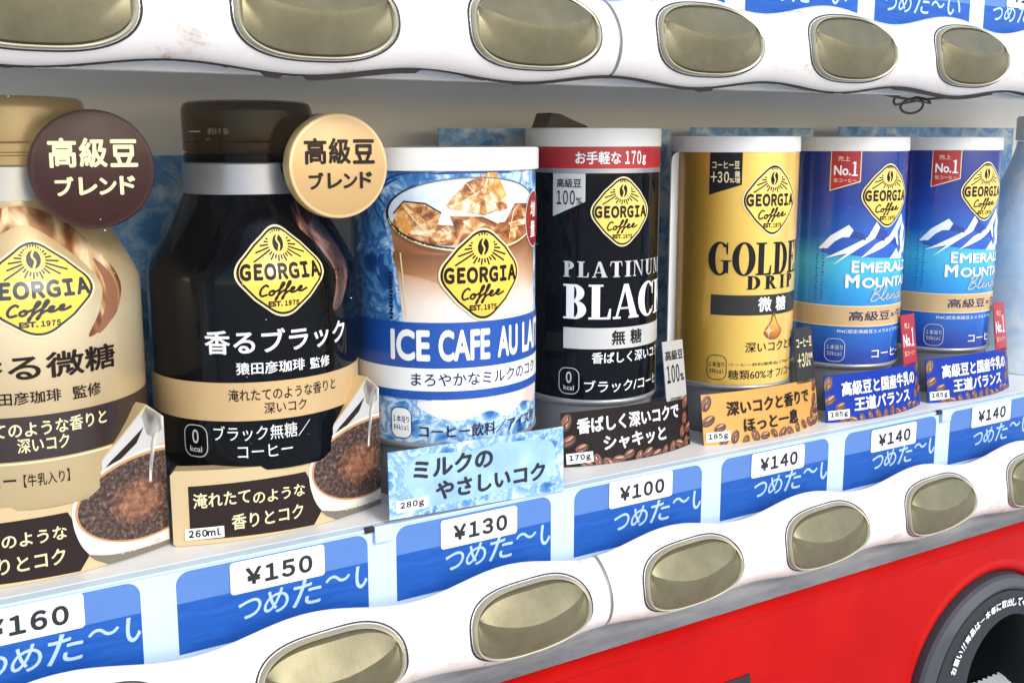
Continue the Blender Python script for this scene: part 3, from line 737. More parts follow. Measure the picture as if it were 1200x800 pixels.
# ---- milk coffee can
def ice_can():
    t = thing('coffee_can', 'large white and blue iced milk coffee can showing a glass with ice cubes', 'coffee can', (.067, .0569, SH))
    r = 33.; can_shell(t, r, 6.6, 98.9, 106.6, ice, lidwhite, 1.1)
    f = cylmap(r, Z0)
    P = Print(f)
    milk = grad('milk_coffee_print', 1, 47, 82, [(0, '#e6ddd4'), (.25, '#e2d2c4'), (.5, '#c59a74'), (.75, '#8a5632'), (1, '#a87850')], 5, .05, coat=CT)
    milkdark = grad('coffee_streak_print', 1, 60, 74, [(0, '#c49a74'), (.4, '#a06c44'), (.8, '#7c4c2c'), (1, '#885834')], 3, .09, coat=CT)
    pale = noisy('glass_inside_print', .06, [(.3, '#a8c0d4'), (.5, '#cddbe6'), (.7, '#e6ecf0')], 4, .5, .5, coat=CT)
    caramel = noisy('caramel_ice_print', .12, [(.3, '#74401e'), (.45, '#b0743e'), (.53, '#d8a468'), (.62, '#f0d8b4'), (.8, '#f6ece0')], 5, .6, 2.5, coat=CT)
    caramel_d = noisy('dark_caramel_ice_print', .12, [(.3, '#46200f'), (.46, '#84461f'), (.57, '#b87a44'), (.68, '#e4bc8c'), (.8, '#f0dcc0')], 5, .6, 2.5, coat=CT)
    creami = noisy('cream_ice_print', .12, [(.3, '#a8682c'), (.45, '#dcb07c'), (.55, '#f0dcbc'), (.7, '#f6ece0')], 5, .6, 2.2, coat=CT)
    gold_i = noisy('honey_ice_print', .1, [(.3, '#b8742c'), (.5, '#d89a4c'), (.7, '#f2d49c')], 4, .5, 2, coat=CT)
    P.poly([(-57, 99), (-57, 47), (-31, 47), (-34, 72), (-37, 84), (-34, 91), (-20, 97), (-20, 99)], icedark, 0)
    for st in ([(-36, 87), (-39, 92), (-30, 97)], [(-36, 80), (-41, 88), (-35, 96), (-26, 98.4)], [(-44, 76), (-46, 88), (-41, 97)], [(-20, 98), (-5, 98.6), (10, 98.2)]): P.stroke(smooth_line(st, 6), 1.1, blue, 1, taper=.8)
    P.poly(ell(-5, 85.2, 30, 11.6, 48), pale, 2)
    P.poly([(-34.4, 82), (-32.5, 72), (-31, 60), (-29.5, 47), (27, 47), (26, 70), (25, 82)] + ell(-4.7, 84, 29.7, 10.4, 20, 0, 0, -180), milk, 1)
    P.poly(smooth_line([(-32.5, 72.5), (-20, 71.5), (-10, 71), (-6, 64), (-12, 61), (-24, 64), (-31, 66)], 6, True), milkdark, 3)
    P.poly(smooth_line([(-33, 80), (-26, 76), (-14, 74.5), (0, 74), (14, 74.5), (24, 77), (24.5, 83), (10, 82), (-8, 81), (-22, 82), (-31, 84)], 5, True), caramel_d, 3)
    P.poly([(-32.6, 85), (-28.8, 89), (-21.5, 88.4), (-16.2, 85.3), (-18.9, 77.3), (-28.6, 78.6), (-31.4, 80.4)], caramel, 4)
    P.poly([(-31.6, 84), (-29.6, 86), (-26, 80), (-28, 77.5), (-30.6, 79)], gold_i, 5)
    P.stroke([(-27.4, 85.6), (-23.2, 81), (-19.4, 78)], .4, cream, 6); P.stroke([(-32.6, 85), (-28.8, 89), (-21.5, 88.4), (-16.2, 85.3)], .5, bean_d, 6)
    P.poly([(-14.8, 87.9), (-8.0, 95.1), (-0.1, 98.4), (3.1, 98.4), (7.4, 90.7), (7.9, 87.0), (-1.7, 84.3), (-13.5, 86.6)], caramel, 4)
    P.poly([(-8, 95.1), (-.1, 98.4), (-2, 93), (-6, 90.8), (-10, 91.4)], caramel_d, 5)
    P.poly([(-.1, 98.4), (3.1, 98.4), (7.4, 90.7), (4.4, 89), (0, 92.6)], gold_i, 5)
    P.poly([(-14, 87.4), (-8, 89.8), (-3, 87.6), (-4, 85.2), (-12, 86)], creami, 5)
    P.poly([(-2, 90.6), (1.4, 91.6), (3.2, 86.4), (-.6, 85)], creami, 5)
    P.poly([(3.6, 88.6), (7.2, 88), (7.6, 86.2), (4, 85.4)], caramel_d, 6)
    P.poly([(-13.5, 84.6), (-2.4, 84.3), (3.8, 81.4), (-1.7, 79.6), (-10.2, 76.2)], caramel_d, 6); P.stroke([(-13.3, 84.4), (-2.4, 84.1), (3.6, 81.5)], .4, cream, 7)
    P.poly([(-20, 77.5), (-14, 81.5), (-11, 76), (-17, 74.8)], caramel, 6)
    P.poly([(5.6, 80.6), (11.4, 87.8), (23.0, 87.2), (23.1, 76.6), (8.3, 75.6)], caramel_d, 5); P.poly([(8, 81.4), (14, 82.2), (21, 81.4), (21, 80.4), (9, 80)], creami, 6)
    P.poly([(9, 79.4), (13, 80), (12, 76.4), (8.6, 76.2)], caramel, 6)
    P.poly([(-26, 86.8), (-21.4, 87.6), (-18, 84.4), (-21, 82.4)], caramel_d, 5); P.poly([(-25.6, 80.6), (-21.6, 82), (-20.2, 78.8), (-24, 78)], creami, 5)
    P.poly([(-9.6, 82.4), (-5, 83.4), (-1, 81.4), (-5.4, 79.4)], caramel, 7); P.poly([(-6, 79), (-2.4, 79.4), (-3.4, 77.6)], gold_i, 7)
    P.poly([(14.6, 86), (21, 85.8), (21.4, 83.2), (16, 83)], caramel, 6)
    P.stroke([(-8, 95), (-4.6, 91), (-1.4, 92.4), (-.1, 98.2)], .3, creami, 6); P.stroke([(-8.6, 89.4), (-6, 90.8), (-2, 93)], .3, creami, 6); P.stroke([(3.2, 98), (1.2, 93.4), (4.6, 89.2)], .25, bean_l, 6)
    P.stroke([(11.4, 87.6), (9.6, 82), (8.4, 75.8)], .35, creami, 7)
    P.stroke(ell(-4.9, 85.1, 30.2, 11.7, 60, 0, 20, 160), .45, greyink, 7)
    P.stroke(ell(-4.9, 85.1, 30.2, 11.9, 40, 0, 130, 265), 1.05, bean_d, 8, taper=.8); P.stroke(ell(-4.9, 84.4, 29.8, 11.7, 40, 0, 185, 355), .7, cream, 8, taper=.7)
    P.stroke(ell(-4.9, 82.9, 29.2, 11.2, 40, 0, 200, 340), .45, bean_l, 8, taper=.7)
    P.poly([(-30.6, 72), (-30.1, 72), (-28.2, 50), (-28.6, 50)], cream, 4)
    # lower picture
    P.poly(rect(-57, 6.8, 40, 22.4), ice, 1)
    P.poly(smooth_line([(-22, 22), (-20, 17), (-10, 15), (0, 17.5), (8, 14.5), (16, 18), (26, 16), (28, 22)], 5, True), grad('milk_bottom_print', 0, -22, 28, [(0, '#e2dcd8'), (.3, '#dccabe'), (.6, '#e6e0dc'), (.85, '#d8c0b2'), (1, '#e0d8d4')], 4, .1, coat=CT), 2)
    P.build('picture', t)
    P = Print(f, 6)
    P.poly(rect(-60, 33.2, 60, 48.8), plain('band_blue', '#124a9e', .33, coat=CT), 2)
    P.poly(rect(-60, 25.4, 60, 33.2), white, 2); P.poly(rect(-60, 22.5, 60, 25.4), plain('band_blue', ''), 2)
    P.poly(ell(24.6, 81.8, 7.2, 10.0, 36), white, 4); P.poly(ell(24.6, 81.8, 6.9, 9.6, 36), plain('oval_red', '#8c1c1c', .35), 5)
    P.text('増', (21.2, 82.3, 26.5, 88), white, 6, .02); P.text('量', (21.2, 75.4, 26.5, 81), white, 6, .02)
    P.build('colour_band', t)
    P = Print(f, 9)
    for wd, a, b in (('ICE', -34.6, -20.4), ('CAFE', -17.6, .2), ('AU', 3.2, 12.6), ('LAIT', 15.4, 31)): P.text(wd, (a, 35.6, b, 46.4), white, 1, .045)
    P.text('まろやかなミルクのコク', (-27, 27.2, 25.5, 31.6), navy, 1, .015)
    P.text('コーヒー飲料／アイス用', (-24.5, 9.2, 25, 13.8), plain('deep_navy_ink', '#0c1238', .35), 1, .016)
    kcal(P, -34.8, 8.6, -27.2, 19.2, '1本当り', '84kcal', navy, 0, white)
    for k in range(13): P.poly(rect(-34.8 + (k % 3) * .1, 49.6 + k * 1.25, -33.6 + (k % 2) * .3, 50.5 + k * 1.25), navy, 1)
    P.build('lettering', t)
    P = Print(f, 10); badge(P, -2.3, 64.6, 31.8, 32.8, dark); P.build('badge', t)
    return t
ice_can()

def corner_flag(P, u0, u1, vt, vl, vr, m, L=3, edge=None):
    if edge: P.poly([(u0 - .4, vt), (u1 + .4, vt), (u1 + .4, vr - .4), (u0 - .4, vl - .5)], edge, L); L += 1
    P.poly([(u0, vt), (u1, vt), (u1, vr), (u0, vl)], m, L)

# ---- black can
def black_can():
    t = thing('coffee_can', 'black can with a red stripe below its white lid and large white serif capitals', 'coffee can', (.1372, .0640, SH))
    r = 26.5; bl = plain('can_black', '#050509', .1, spec=.17)
    can_shell(t, r, 9.2, 106.4, 113.4, bl, lidwhite, .3)
    f = cylmap(r, Z0); P = Print(f)
    P.poly(rect(-60, 98.3, 60, 106.4), red, 1); P.poly(rect(-60, 96.6, 60, 98.3), silver, 1)
    P.text('お手軽な', (-22.8, 99.9, -5.5, 104.7), white, 3, .03); P.text('170', (-3.8, 99.9, 3.6, 104.9), white, 3, .035); P.text('g', (4.3, 99.5, 6.2, 103.2), white, 3, .03)
    P.build('colour_band', t)
    P = Print(f, 2); corner_flag(P, -32, -18.9, 96.5, 80.2, 86, silverink, 1); P.text('高級豆', (-30.2, 91.2, -20.4, 94.6), black, 3, .02)
    P.text('100', (-30.2, 84.8, -22.8, 90.2), black, 3, .02); P.text('%', (-22.4, 85, -20.0, 87.6), black, 3, .02); P.build('corner_flag', t)
    P = Print(f, 2); badge(P, -4.4, 82.2, 26.2, 27.6, dark); P.build('badge', t)
    P = Print(f, 2)
    P.serif('PLATINUM', (-27.4, 57.5, 20.5, 63.5), silverink, 1, .14); P.serif('BLACK', (-27.4, 41.4, 25.6, 54.7), white, 1, .0)
    P.poly(rect(-27, 29.8, 27, 38.0), silverink, 1); P.text('無', (-8.2, 31.2, -2.4, 37), black, 2, .028); P.text('糖', (-.2, 31.2, 5.8, 37), black, 2, .028)
    P.text('香ばしく深いコク', (-15.8, 24.2, 19.5, 28.6), white, 1, .02)
    P.text('ブラック/コーヒー', (-18.6, 12.8, 24, 17.6), white, 1, .008)
    kcal(P, -28.7, 11.9, -20.6, 22.1, '0', 'kcal', silverink, 0)
    P.build('lettering', t); return t
black_can()

# ---- gold can
def gold_can():
    t = thing('coffee_can', 'gold can with black serif capitals and a printed coffee drop', 'coffee can', (.2070, .0580, SH))
    r = 26.5; gd = grad('can_gold_shaded', 0, -50, 34, [(0, '#a06e16'), (.2, '#b98c2a'), (.38, '#e0b650'), (.62, '#efca6c'), (.8, '#ebc05c'), (1, '#d4a546')], 2, .03, rough=.28, metal=.35, coat=.3)  # side shading painted into the gold: dark at the left, brighter in front
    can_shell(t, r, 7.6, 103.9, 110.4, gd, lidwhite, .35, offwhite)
    f = cylmap(r, Z0); P = Print(f, 2); corner_flag(P, -29.9, -16.8, 103.9, 86.8, 91, black, 1)
    P.text('コーヒー豆', (-28.8, 97.4, -17.9, 100.4), cream, 2, .015); P.text('+30', (-29.4, 91.8, -22, 96.2), cream, 2, .02); P.text('%', (-21.8, 91.8, -20, 93.6), cream, 2, .01); P.text('増', (-19.8, 91.6, -17.6, 94), cream, 2, .01); P.text('量', (-19.8, 94.2, -17.6, 96.4), cream, 2, .01)
    P.build('corner_flag', t)
    P = Print(f, 2); badge(P, -3.0, 84.8, 28.4, 30.6, dark); P.build('badge', t)
    P = Print(f, 2)
    P.serif('GOLDEN', (-29.4, 54.2, 24, 67.6), black, 1, .0); P.serif('DRIP', (-13.8, 48.3, 12.0, 54.0), black, 1, .2)
    P.poly(rect(-27.8, 37.6, 27.8, 46.0), plain('band_black', '#17130f', .35, coat=CT), 1); P.text('微', (-8.4, 39.0, -2.0, 45.2), white, 3, .025); P.text('糖', (.2, 39.0, 6.6, 45.2), white, 3, .025)
    drop = grad('drop_print', 1, 27, 39, [(0, '#8a4c12'), (.35, '#c8842c'), (.6, '#e0a850'), (1, '#b87428')], 1, .3, coat=CT)
    P.poly(smooth_line([(-.6, 38.6), (-2.4, 34.2), (-5.2, 30.6), (-3.4, 27.8), (-.4, 27.0), (2.6, 27.8), (4.2, 30.6), (1.6, 34.2)], 6, True), bean_l, 3)
    P.poly(smooth_line([(-.6, 37.2), (-2.2, 33.6), (-4.4, 30.7), (-2.9, 28.4), (-.4, 27.7), (2.2, 28.5), (3.4, 30.7), (1.2, 33.8)], 6, True), drop, 4)
    for k in range(8):
        a = k * pi / 4; q = 3.4 if k % 2 == 0 else 1.5; P.poly([(-3 + q * cos(a), 31 + q * sin(a)), (-3 + .4 * cos(a + .6), 31 + .4 * sin(a + .6)), (-3 + .4 * cos(a - .6), 31 + .4 * sin(a - .6))], cream, 5 + .02 * k)
    P.text('深いコクと香り', (-13.2, 22.0, 20, 26.4), black, 1, .018); P.text('コーヒー飲料標準品(170g)との比較', (-19.8, 16.1, 20.4, 17.7), black, 1, .0)
    P.text('糖類60%オフ/コーヒー', (-19.8, 10.7, 24.5, 14.8), black, 1, .008)
    kcal(P, -28.6, 10.4, -20.6, 20.6, '1本当り', '39kcal', black, 0)
    P.build('lettering', t); return t
gold_can()

# ---- the two blue cans
def blue_can(x, y, label):
    t = thing('coffee_can', label, 'coffee can', (x, y, SH), 'blue mountain coffee cans')
    r = 26.5; bb = grad('can_blue', 1, 6, 104, [(0, '#022a80'), (.2, '#033292'), (.36, '#0a68bc'), (.5, '#1c92d2'), (.64, '#42b8da'), (.76, '#0a5ab2'), (.9, '#033494'), (1, '#02287e')], 3, .04, rough=.27, coat=.3)
    can_shell(t, r, 8.4, 103.9, 110.2, bb, lidwhite, .35, offwhite)
    f = cylmap(r, Z0); P = Print(f)
    glow = plain('mountain_sky', '#5cc0d8', .3, coat=CT); sn = plain('snow_ink', '#e6eef4', .3, coat=CT); fa = plain('mountain_blue', '#1c56b4', .3, coat=CT); fb = plain('mountain_navy', '#123a90', .3, coat=CT)
    P.poly([(-33.5, 60.6), (-28, 66.8), (-20.4, 71.8), (-13.9, 68.0), (-12, 64.6), (-8.2, 73.1), (-5, 70), (7.5, 76.5), (16, 70), (24, 74), (32, 66), (36, 58), (20, 56.4), (-8, 57.2), (-20, 58.6), (-26, 57.4)], fa, 2)
    for q in ([(-33.5, 60.6), (-28, 66.8), (-20.4, 71.8), (-22.4, 66.6), (-26, 64.4), (-29, 61.2)], [(-20.4, 71.8), (-18.4, 69.4), (-20, 66.4), (-23, 66.2)],
              [(-30.2, 56.6), (-21, 61.6), (-12, 66.4), (-8.2, 73.1), (-6.4, 70.6), (-8.6, 66.0), (-15.8, 61.4), (-26.6, 53.6), (-20.6, 59.2)],
              [(-14.8, 57.2), (-8, 63.4), (-1, 66.6), (7.5, 76.5), (8.6, 73), (4.6, 68.4), (6, 62), (1.6, 65), (-4, 61.8)], [(8.6, 73), (12, 70), (10, 62), (14, 66), (16, 70), (13.2, 58), (9, 60.6), (7, 66)],
              [(0, 56.6), (4.6, 61), (6.4, 58.2), (11, 62.6), (10, 56.2)]): P.poly(q, sn, 4)
    for q in ([(-20, 66.4), (-18.4, 69.4), (-13.9, 68.0), (-12.6, 65)], [(-6.4, 70.6), (-1.8, 68.4), (-4, 64.4), (-8.4, 66)], [(-.6, 63.6), (3, 66.6), (5.4, 61.4), (2.4, 63.4)]): P.poly(q, fb, 5)
    P.build('picture', t)
    P = Print(f, 5); P.poly(rect(-60, 26.6, 60, 35.4), tan, 1); P.poly(rect(-60, 26.3, 60, 26.7), cream, 2); P.poly(rect(-60, 35.3, 60, 35.7), cream, 2); P.build('colour_band', t)
    P = Print(f, 2); corner_flag(P, -29, -16.8, 103.9, 87, 91, red, 1, cream)
    P.text('売上', (-26.4, 99.6, -21.2, 101.8), cream, 4, .005); P.text('No.', (-27.8, 93.4, -20.8, 97.8), white, 4, .03); P.text('1', (-20.4, 93.2, -17.8, 100.4), white, 4, .07); P.text('缶コーヒー', (-27.8, 90.4, -18.2, 92.2), cream, 4, .01)
    P.build('corner_flag', t)
    P = Print(f, 6); badge(P, -2.8, 84.6, 27.6, 29.4, dark); P.build('badge', t)
    P = Print(f, 6)
    for wd, bx in (('E', (-18.4, 50.6, -15.2, 56)), ('MERALD', (-14.4, 50.6, 17.5, 55.2)), ('M', (-20.8, 43.8, -14.8, 49.8)), ('OUNTAIN', (-13.6, 43.8, 20.4, 48.4))): P.text(wd, bx, white, 1, .04)
    P.script(BLEND, (-8.8, 37.2, 13.2, 44.0), .6, plain('script_silver', '#aeb0b0', .4), 2, rise=.6)
    P.text('高級豆×牛乳', (-18.6, 28.9, 20.6, 33.3), navy, 1, .02); P.text('FNC認定高級豆エメラルドマウンテン使用', (-23.2, 23.3, 20.4, 25.0), white, 1, .0)
    P.text('コーヒー', (-7.4, 12.0, 13.4, 15.8), white, 1, .008); kcal(P, -28.2, 10.2, -19.6, 20.6, '1本当り', '50kcal', silverink, 0)
    for k in range(24):
        P.poly(rect(-34.0 + (k % 3) * .2, 38 + k * 1.5, -33.3 + (k % 2) * .3, 38.7 + k * 1.5), plain('faint_print', '#1c4a9c', .35), 1)
        if k < 16: P.poly(rect(-31.2 + (k % 2) * .2, 38 + k * 1.5, -30.6 + (k % 3) * .2, 38.7 + k * 1.5), plain('faint_print', ''), 1)
    P.build('lettering', t); return t
blue_can(.2768, .0588, 'blue can with snowy mountains standing between the gold can and its twin')
blue_can(.3462, .0596, 'blue can with snowy mountains, the rightmost can of the row')

# ------------------------------------------------------------------ the two bottles
BP = [(30.2, 6.5), (32.8, 8.0), (33.5, 10.5), (33.5, 66), (33.2, 68.4), (32.3, 71), (30.6, 74.4), (22.6, 89.0), (21.2, 91.4), (20.8, 92.3)]
def brad(v):
    for (r0, z0), (r1, z1) in zip(BP, BP[1:]):
        if z0 <= v <= z1: return r0 + (r1 - r0) * (v - z0) / (z1 - z0)
    return BP[0][0] if v < BP[0][1] else BP[-1][0]
def bottlemap(u, v, o):
    a = u / 33; r = brad(v) + o
    nz = (brad(v - .5) - brad(v + .5)) * o
    return Vector((r * sin(a), -r * cos(a), v - Z0 + nz)) / 1e3
bottlemap.cu = 2.2; bottlemap.cv = 2.0; bottlemap.cv_from = 65
def bottle(x, label, kind):
    t = thing('coffee_bottle', label, 'coffee bottle', (x, .0605, SH), 'wide aluminium coffee bottles')
    gold = kind == 'gold'
    if gold:
        body = grad('bottle_gold', 1, 6, 92, [(0, '#bfa474'), (.3, '#c4ac80'), (.55, '#c8b088'), (.8, '#d6c6a2'), (1, '#c0a678')], 3, .04, rough=.3, metal=.35, coat=.35)
        capm = plain('cap_gold', '#a58a5a', .32, metal=.35, coat=.3, var=.06, scale=50); neckm = plain('neck_pale', '#bcb8ae', .3, metal=.5)
    else:
        body = plain('bottle_black', '#050506', .08, spec=.2); capm = plain('cap_black', '#040405', .1, spec=.1); neckm = silver
    lathe('body', L_(BP), body, t, 120, 30, None, True, 33)
    lathe('pedestal', [(29.6, 0), (29.6, 19.95)], pedestal, t, 96, 35)
    lathe('neck_band', L_([(20.6, 92.1), (20.9, 92.4), (20.9, 101.6), (20.4, 102)]), neckm, t, 96, 40)
    cap = [(19.8, 101.9), (20.4, 102.2), (20.4, 104.6), (19.9, 104.9), (19.9, 105.5), (20.5, 105.8), (20.5, 108.0), (20.2, 108.3), (20.5, 108.7), (20.6, 117.6), (20.4, 119.2), (19.7, 120.4), (18.4, 121.0), (16.0, 121.2), (15.2, 120.6), (3, 120.5)]
    co = lathe('cap', L_(cap), capm, t, 96, 30)
    f = bottlemap; P = Print(f)
    if not gold:
        # printed steam of brown, copper and grey at the right of the badge
        sw = noisy('steam_print', .07, [(.3, '#120e10'), (.5, '#3a2420'), (.64, '#7a5448'), (.8, '#b8a498')], 5, .5, 2.0, rough=.25, coat=.3, sx=1.6, sy=.6)
        P.poly(smooth_line([(10, 90), (19, 87), (25, 78), (27, 68), (22, 58), (17, 56), (19, 66), (15, 76), (9, 83)], 6, True), sw, 0)
        P.poly(rect(-103, 24.1, 103, 36.1), tan, 1)
        P.build('colour_band', t)
        ink, ink2 = white, dark
        P = Print(f, 2)
        P.text('香るブラック', (-24.8, 44.9, 22.8, 52.4), white, 1, .024); P.text('猿田彦珈琲', (-15.6, 38.6, 5.2, 42.4), white, 1, .018); P.text('監修', (7.0, 38.4, 14.6, 42.0), white, 1, .018)
        P.text('淹れたてのような香りと', (-18.2, 30.3, 17, 34.1), dark, 1, .02); P.text('深いコク', (-7.8, 26.0, 5.4, 29.6), dark, 1, .02)
        P.text('ブラック無糖／', (-23.3, 17.8, 6.4, 22.6), white, 1, .004); P.text('コーヒー', (-16.1, 12.4, .4, 16.4), white, 1, .004); kcal(P, -33.6, 12.4, -25.4, 22.4, '0', 'kcal', silverink, 0)
        P.build('lettering', t)
        P = Print(f, 4); badge(P, -.8, 69.6, 30, 28.6, dark); P.build('badge', t)
        Q = Print(cylmap(20.6, Z0)); Q.stroke([(-27, 111.6), (-21.5, 111.5)], .25, silverink, 1); Q.text('剥ける', (-18.6, 110.6, -11.6, 112.6), greyink, 1, .0); Q.stroke([(-19, 109), (-18.2, 109.4)], .3, greyink, 1); Q.build('cap_marking', t)
    else:
        sw = noisy('caramel_swirl_print', .045, [(.28, '#4c2818'), (.42, '#7a4a2c'), (.52, '#b08458'), (.62, '#dcc49c'), (.75, '#ece0c8')], 3, .45, 2.4, rough=.28, coat=.35, sx=1.5, sy=.6)
        P.poly(smooth_line([(-2, 91), (12, 88), (22, 80), (27, 70), (24, 60), (14, 54.5), (18, 62), (19, 70), (12, 79), (0, 86), (-14, 82), (-20, 88)], 6, True), sw, 0)
        P.poly(smooth_line([(20, 76), (24.5, 70), (24, 61), (17, 55), (20, 63), (20.5, 70)], 6, True), plain('swirl_brown', '#8a5e46', .3, coat=.35), 1)
        P.poly(rect(-103, 22.2, 103, 34.6), plain('band_brown', '#2e1f1b', .3, coat=.3), 1)
        P.stroke([(-103, 21.6), (103, 21.6)], .5, cream, 2); P.build('colour_band', t)
        P = Print(f, 3)
        P.text('香る微糖', (-18.5, 44.6, 22.2, 51.8), dark, 1, .026); P.text('猿田彦珈琲', (-14.5, 38.0, 5.2, 41.6), dark, 1, .018); P.text('監修', (8.2, 37.6, 16.6, 41.4), dark, 1, .018)
        P.text('淹れたてのような香りと', (-24, 28.9, 17.8, 33.2), cream, 1, .022); P.text('深いコク', (-6.5, 24.4, 6.5, 28.6), cream, 1, .022)
        P.text('コーヒー', (-22, 15.0, -7.4, 19), dark, 1, .01); P.text('【牛乳入り】', (-5.6, 14.8, 6.0, 18.4), dark, 1, .01)
        P.build('lettering', t)
        P = Print(f, 4); badge(P, 1.2, 69.0, 33, 27.2, plain('badge_grey_ink', '#2e3038', .35)); P.build('badge', t)
    # round medallion standing off the shoulder
    face = plain('medallion_brown', '#341610', .35, coat=.0, spec=.25, var=.08, scale=60) if gold else plain('medallion_gold', '#c49f68', .33, metal=.2, coat=.25, var=.05, scale=40)
    edge = plain('medallion_brown_edge', '#3c2220', .35, spec=.3) if gold else plain('medallion_gold_edge', '#dfc08a', .3, metal=.2, coat=.2)
    mx_, mz, mr = (.0187, .1010, 16.3) if not gold else (.0175, .1010, 16.3)
    bm = bmesh.new(); rings = [(0, 0), (mr - 1.2, 0), (mr - .35, -.35), (mr, -1.1), (mr, -5.2), (mr - 1, -5.6)]; K = 72; vs = []
    c0 = bm.verts.new((0, -.0002, 0))
    for r_, y_ in rings[1:]: vs.append([bm.verts.new((r_ * cos(2 * pi * k / K) / 1e3, -y_ / 1e3, r_ * sin(2 * pi * k / K) / 1e3)) for k in range(K)])
    for k in range(K): bm.faces.new((c0, vs[0][k], vs[0][(k + 1) % K]))
    for j in range(len(vs) - 1):
        for k in range(K):
            fc = bm.faces.new((vs[j][k], vs[j][(k + 1) % K], vs[j + 1][(k + 1) % K], vs[j + 1][k])); fc.material_index = 1
    bk = bm.faces.new(vs[-1]); bk.material_index = 1
    stem = lathe('medallion_stem', [(12.0, 0), (13.4, .8), (14.2, 6), (14.2, 24), (13.0, 26)], capm, t, 64, 40)
    stem.rotation_euler = (radians(-90), 0, 0); stem.location = (mx_ - .001, -.0272, mz - SH + .002)
    md = from_bm('medallion', bm, [face, edge], t, 30); md.location = (mx_, -.0325, mz - SH)
    P = Print(FM, 6); ik = cream if gold else dark
    for ch, b in (('高', (-11.4, .6, -4.2, 8.6)), ('級', (-3.6, .6, 3.6, 8.6)), ('豆', (4.3, .6, 11.6, 8.2)), ('ブ', (-10.2, -7.0, -5.4, -1.8)), ('レ', (-4.2, -6.9, .6, -2.0)), ('ン', (1.0, -6.9, 5.6, -2.2)), ('ド', (6.4, -7.0, 10.6, -1.8))): P.text(ch, b, ik, 1, .045 if b[3] < 0 else .038)
    o = P.build('lettering', md)
    return t
bottle(-.0720, 'gold wide-neck coffee bottle with a dark brown medallion at the left edge', 'gold')
bottle(-.0020, 'black wide-neck coffee bottle with a silver neck band and a tan medallion', 'black')

# ------------------------------------------------------------------ small cards standing in front of the products
def shelf_card(x, y, r, label, group=None):
    return thing('shelf_card', label, 'shelf card', (x, y, SH), group)
cupwhite = plain('cup_cream', '#d8d2c4', .4); cupgrey = plain('cup_grey', '#6e675c', .4)
cardgold = plain('card_gold', '#cbb286', .38, metal=.2, coat=.2); cardbrown = plain('card_brown', '#241815', .5, spec=.2)
def cup_card(x, label):
    t = shelf_card(x - .004, .0285, 85, label, 'pour over coffee cards')
    f = arcmap(85, Z0)
    out = rrect(-32.2, -13.3, 12, 10.3, 1.5)
    out = [(-32.2, 9.2), (-31, 10.5), (9.2, 8.8), (21, 20), (33.8, 31.9), (39.6, 27), (39.6, -13.3), (-31.4, -13.3), (-32.2, -12.6)]
    slab('card', f, out[::-1], 5.0, cardgold, t)
    P = Print(f)
    P.poly([(-27.2, 5.4), (9, 5.2), (12.4, -2), (15.6, -7.0), (11.4, -13.0), (-27.2, -11.6)], cardbrown, 0)
    P.poly([(9.2, 8.4), (21, 19.6), (33.8, 31.3), (39.4, 26.6), (39.4, 19), (26, 18), (14, 12)], silverink, 1)
    P.poly([(11.6, 7.6), (22, 17.6), (32.6, 25.4), (30, 21), (20, 14)], cardbrown, 2)
    P.poly([(39.4, 27.0), (33.6, 31.2), (32, 28.6), (33.4, 23), (36, 21), (39.4, 24)], waterm, 3)
    P.clip = [(0, 39.4, True)]
    P.poly(smooth_line([(10.0, 4), (10.6, -1), (12.6, -6.5), (16.4, -11.2), (19.0, -13.25)], 5) + [(41, -13.25), (41, 18.2)] + ell(33.5, 4.6, 23.5, 14.0, 26, .05, 80, 180), cupwhite, 3)
    P.poly(smooth_line([(13.6, -8.6), (20, -10.4), (28, -11.2), (41, -11.6)], 5) + [(41, -13.2), (19.2, -13.2), (15.6, -10.8)], cupgrey, 4)
    P.poly(ell(33.5, 4.6, 22.6, 13.2, 64, .05), plain('cup_rim', '#b98a5c', .4), 5)
    P.poly(ell(33.5, 4.5, 21.9, 12.5, 64, .05), grounds, 6)
    warm = noisy('warm_coffee_print', .5, [(.3, '#3a1e12'), (.48, '#7a4e36'), (.6, '#9a6c50'), (.72, '#b88c70')], 8, .75, .3, rough=.45)
    rb = random.Random(3)
    P.poly([(29.5 + (8.6 + rb.uniform(-.7, .7)) * cos(2 * pi * k / 40), 3.6 + (6.6 + rb.uniform(-.6, .6)) * sin(2 * pi * k / 40)) for k in range(40)], groundsmid, 7)
    P.poly([(29.5 + (6 + rb.uniform(-.7, .7)) * cos(2 * pi * k / 40), 3.2 + (4.4 + rb.uniform(-.6, .6)) * sin(2 * pi * k / 40)) for k in range(40)], warm, 8)
    P.stroke(smooth_line([(38.4, 27), (36, 22), (34.4, 15), (33.6, 8.4)], 6), 1.3, waterm, 9, taper=.5)
    P.build('picture', t)
    P = Print(f, 9)
    P.text('淹れたて', (-25.9, -1.6, -9, 3.2), cream, 1, .022); P.text('のような', (-8.2, -2.2, 8.4, 1.8), cream, 1, .022); P.text('香りとコク', (-14.9, -9.6, 7.6, -4.6), cream, 1, .022)
    P.poly(rect(-28.6, -11.4, -17.2, -7.8), white, 1); P.text('260ml', (-27.6, -10.7, -18.2, -8.2), black, 2, .06)
    P.text('※イメージ図', (23, -11.6, 36, -9.8), silverink, 1, .0)
    P.build('lettering', t); return t
cup_card(-.072, 'gold and brown card with a pour-over cup, standing before the gold bottle, cropped at left')
cup_card(-.002, 'gold and brown card with a pour-over cup, standing before the black bottle')

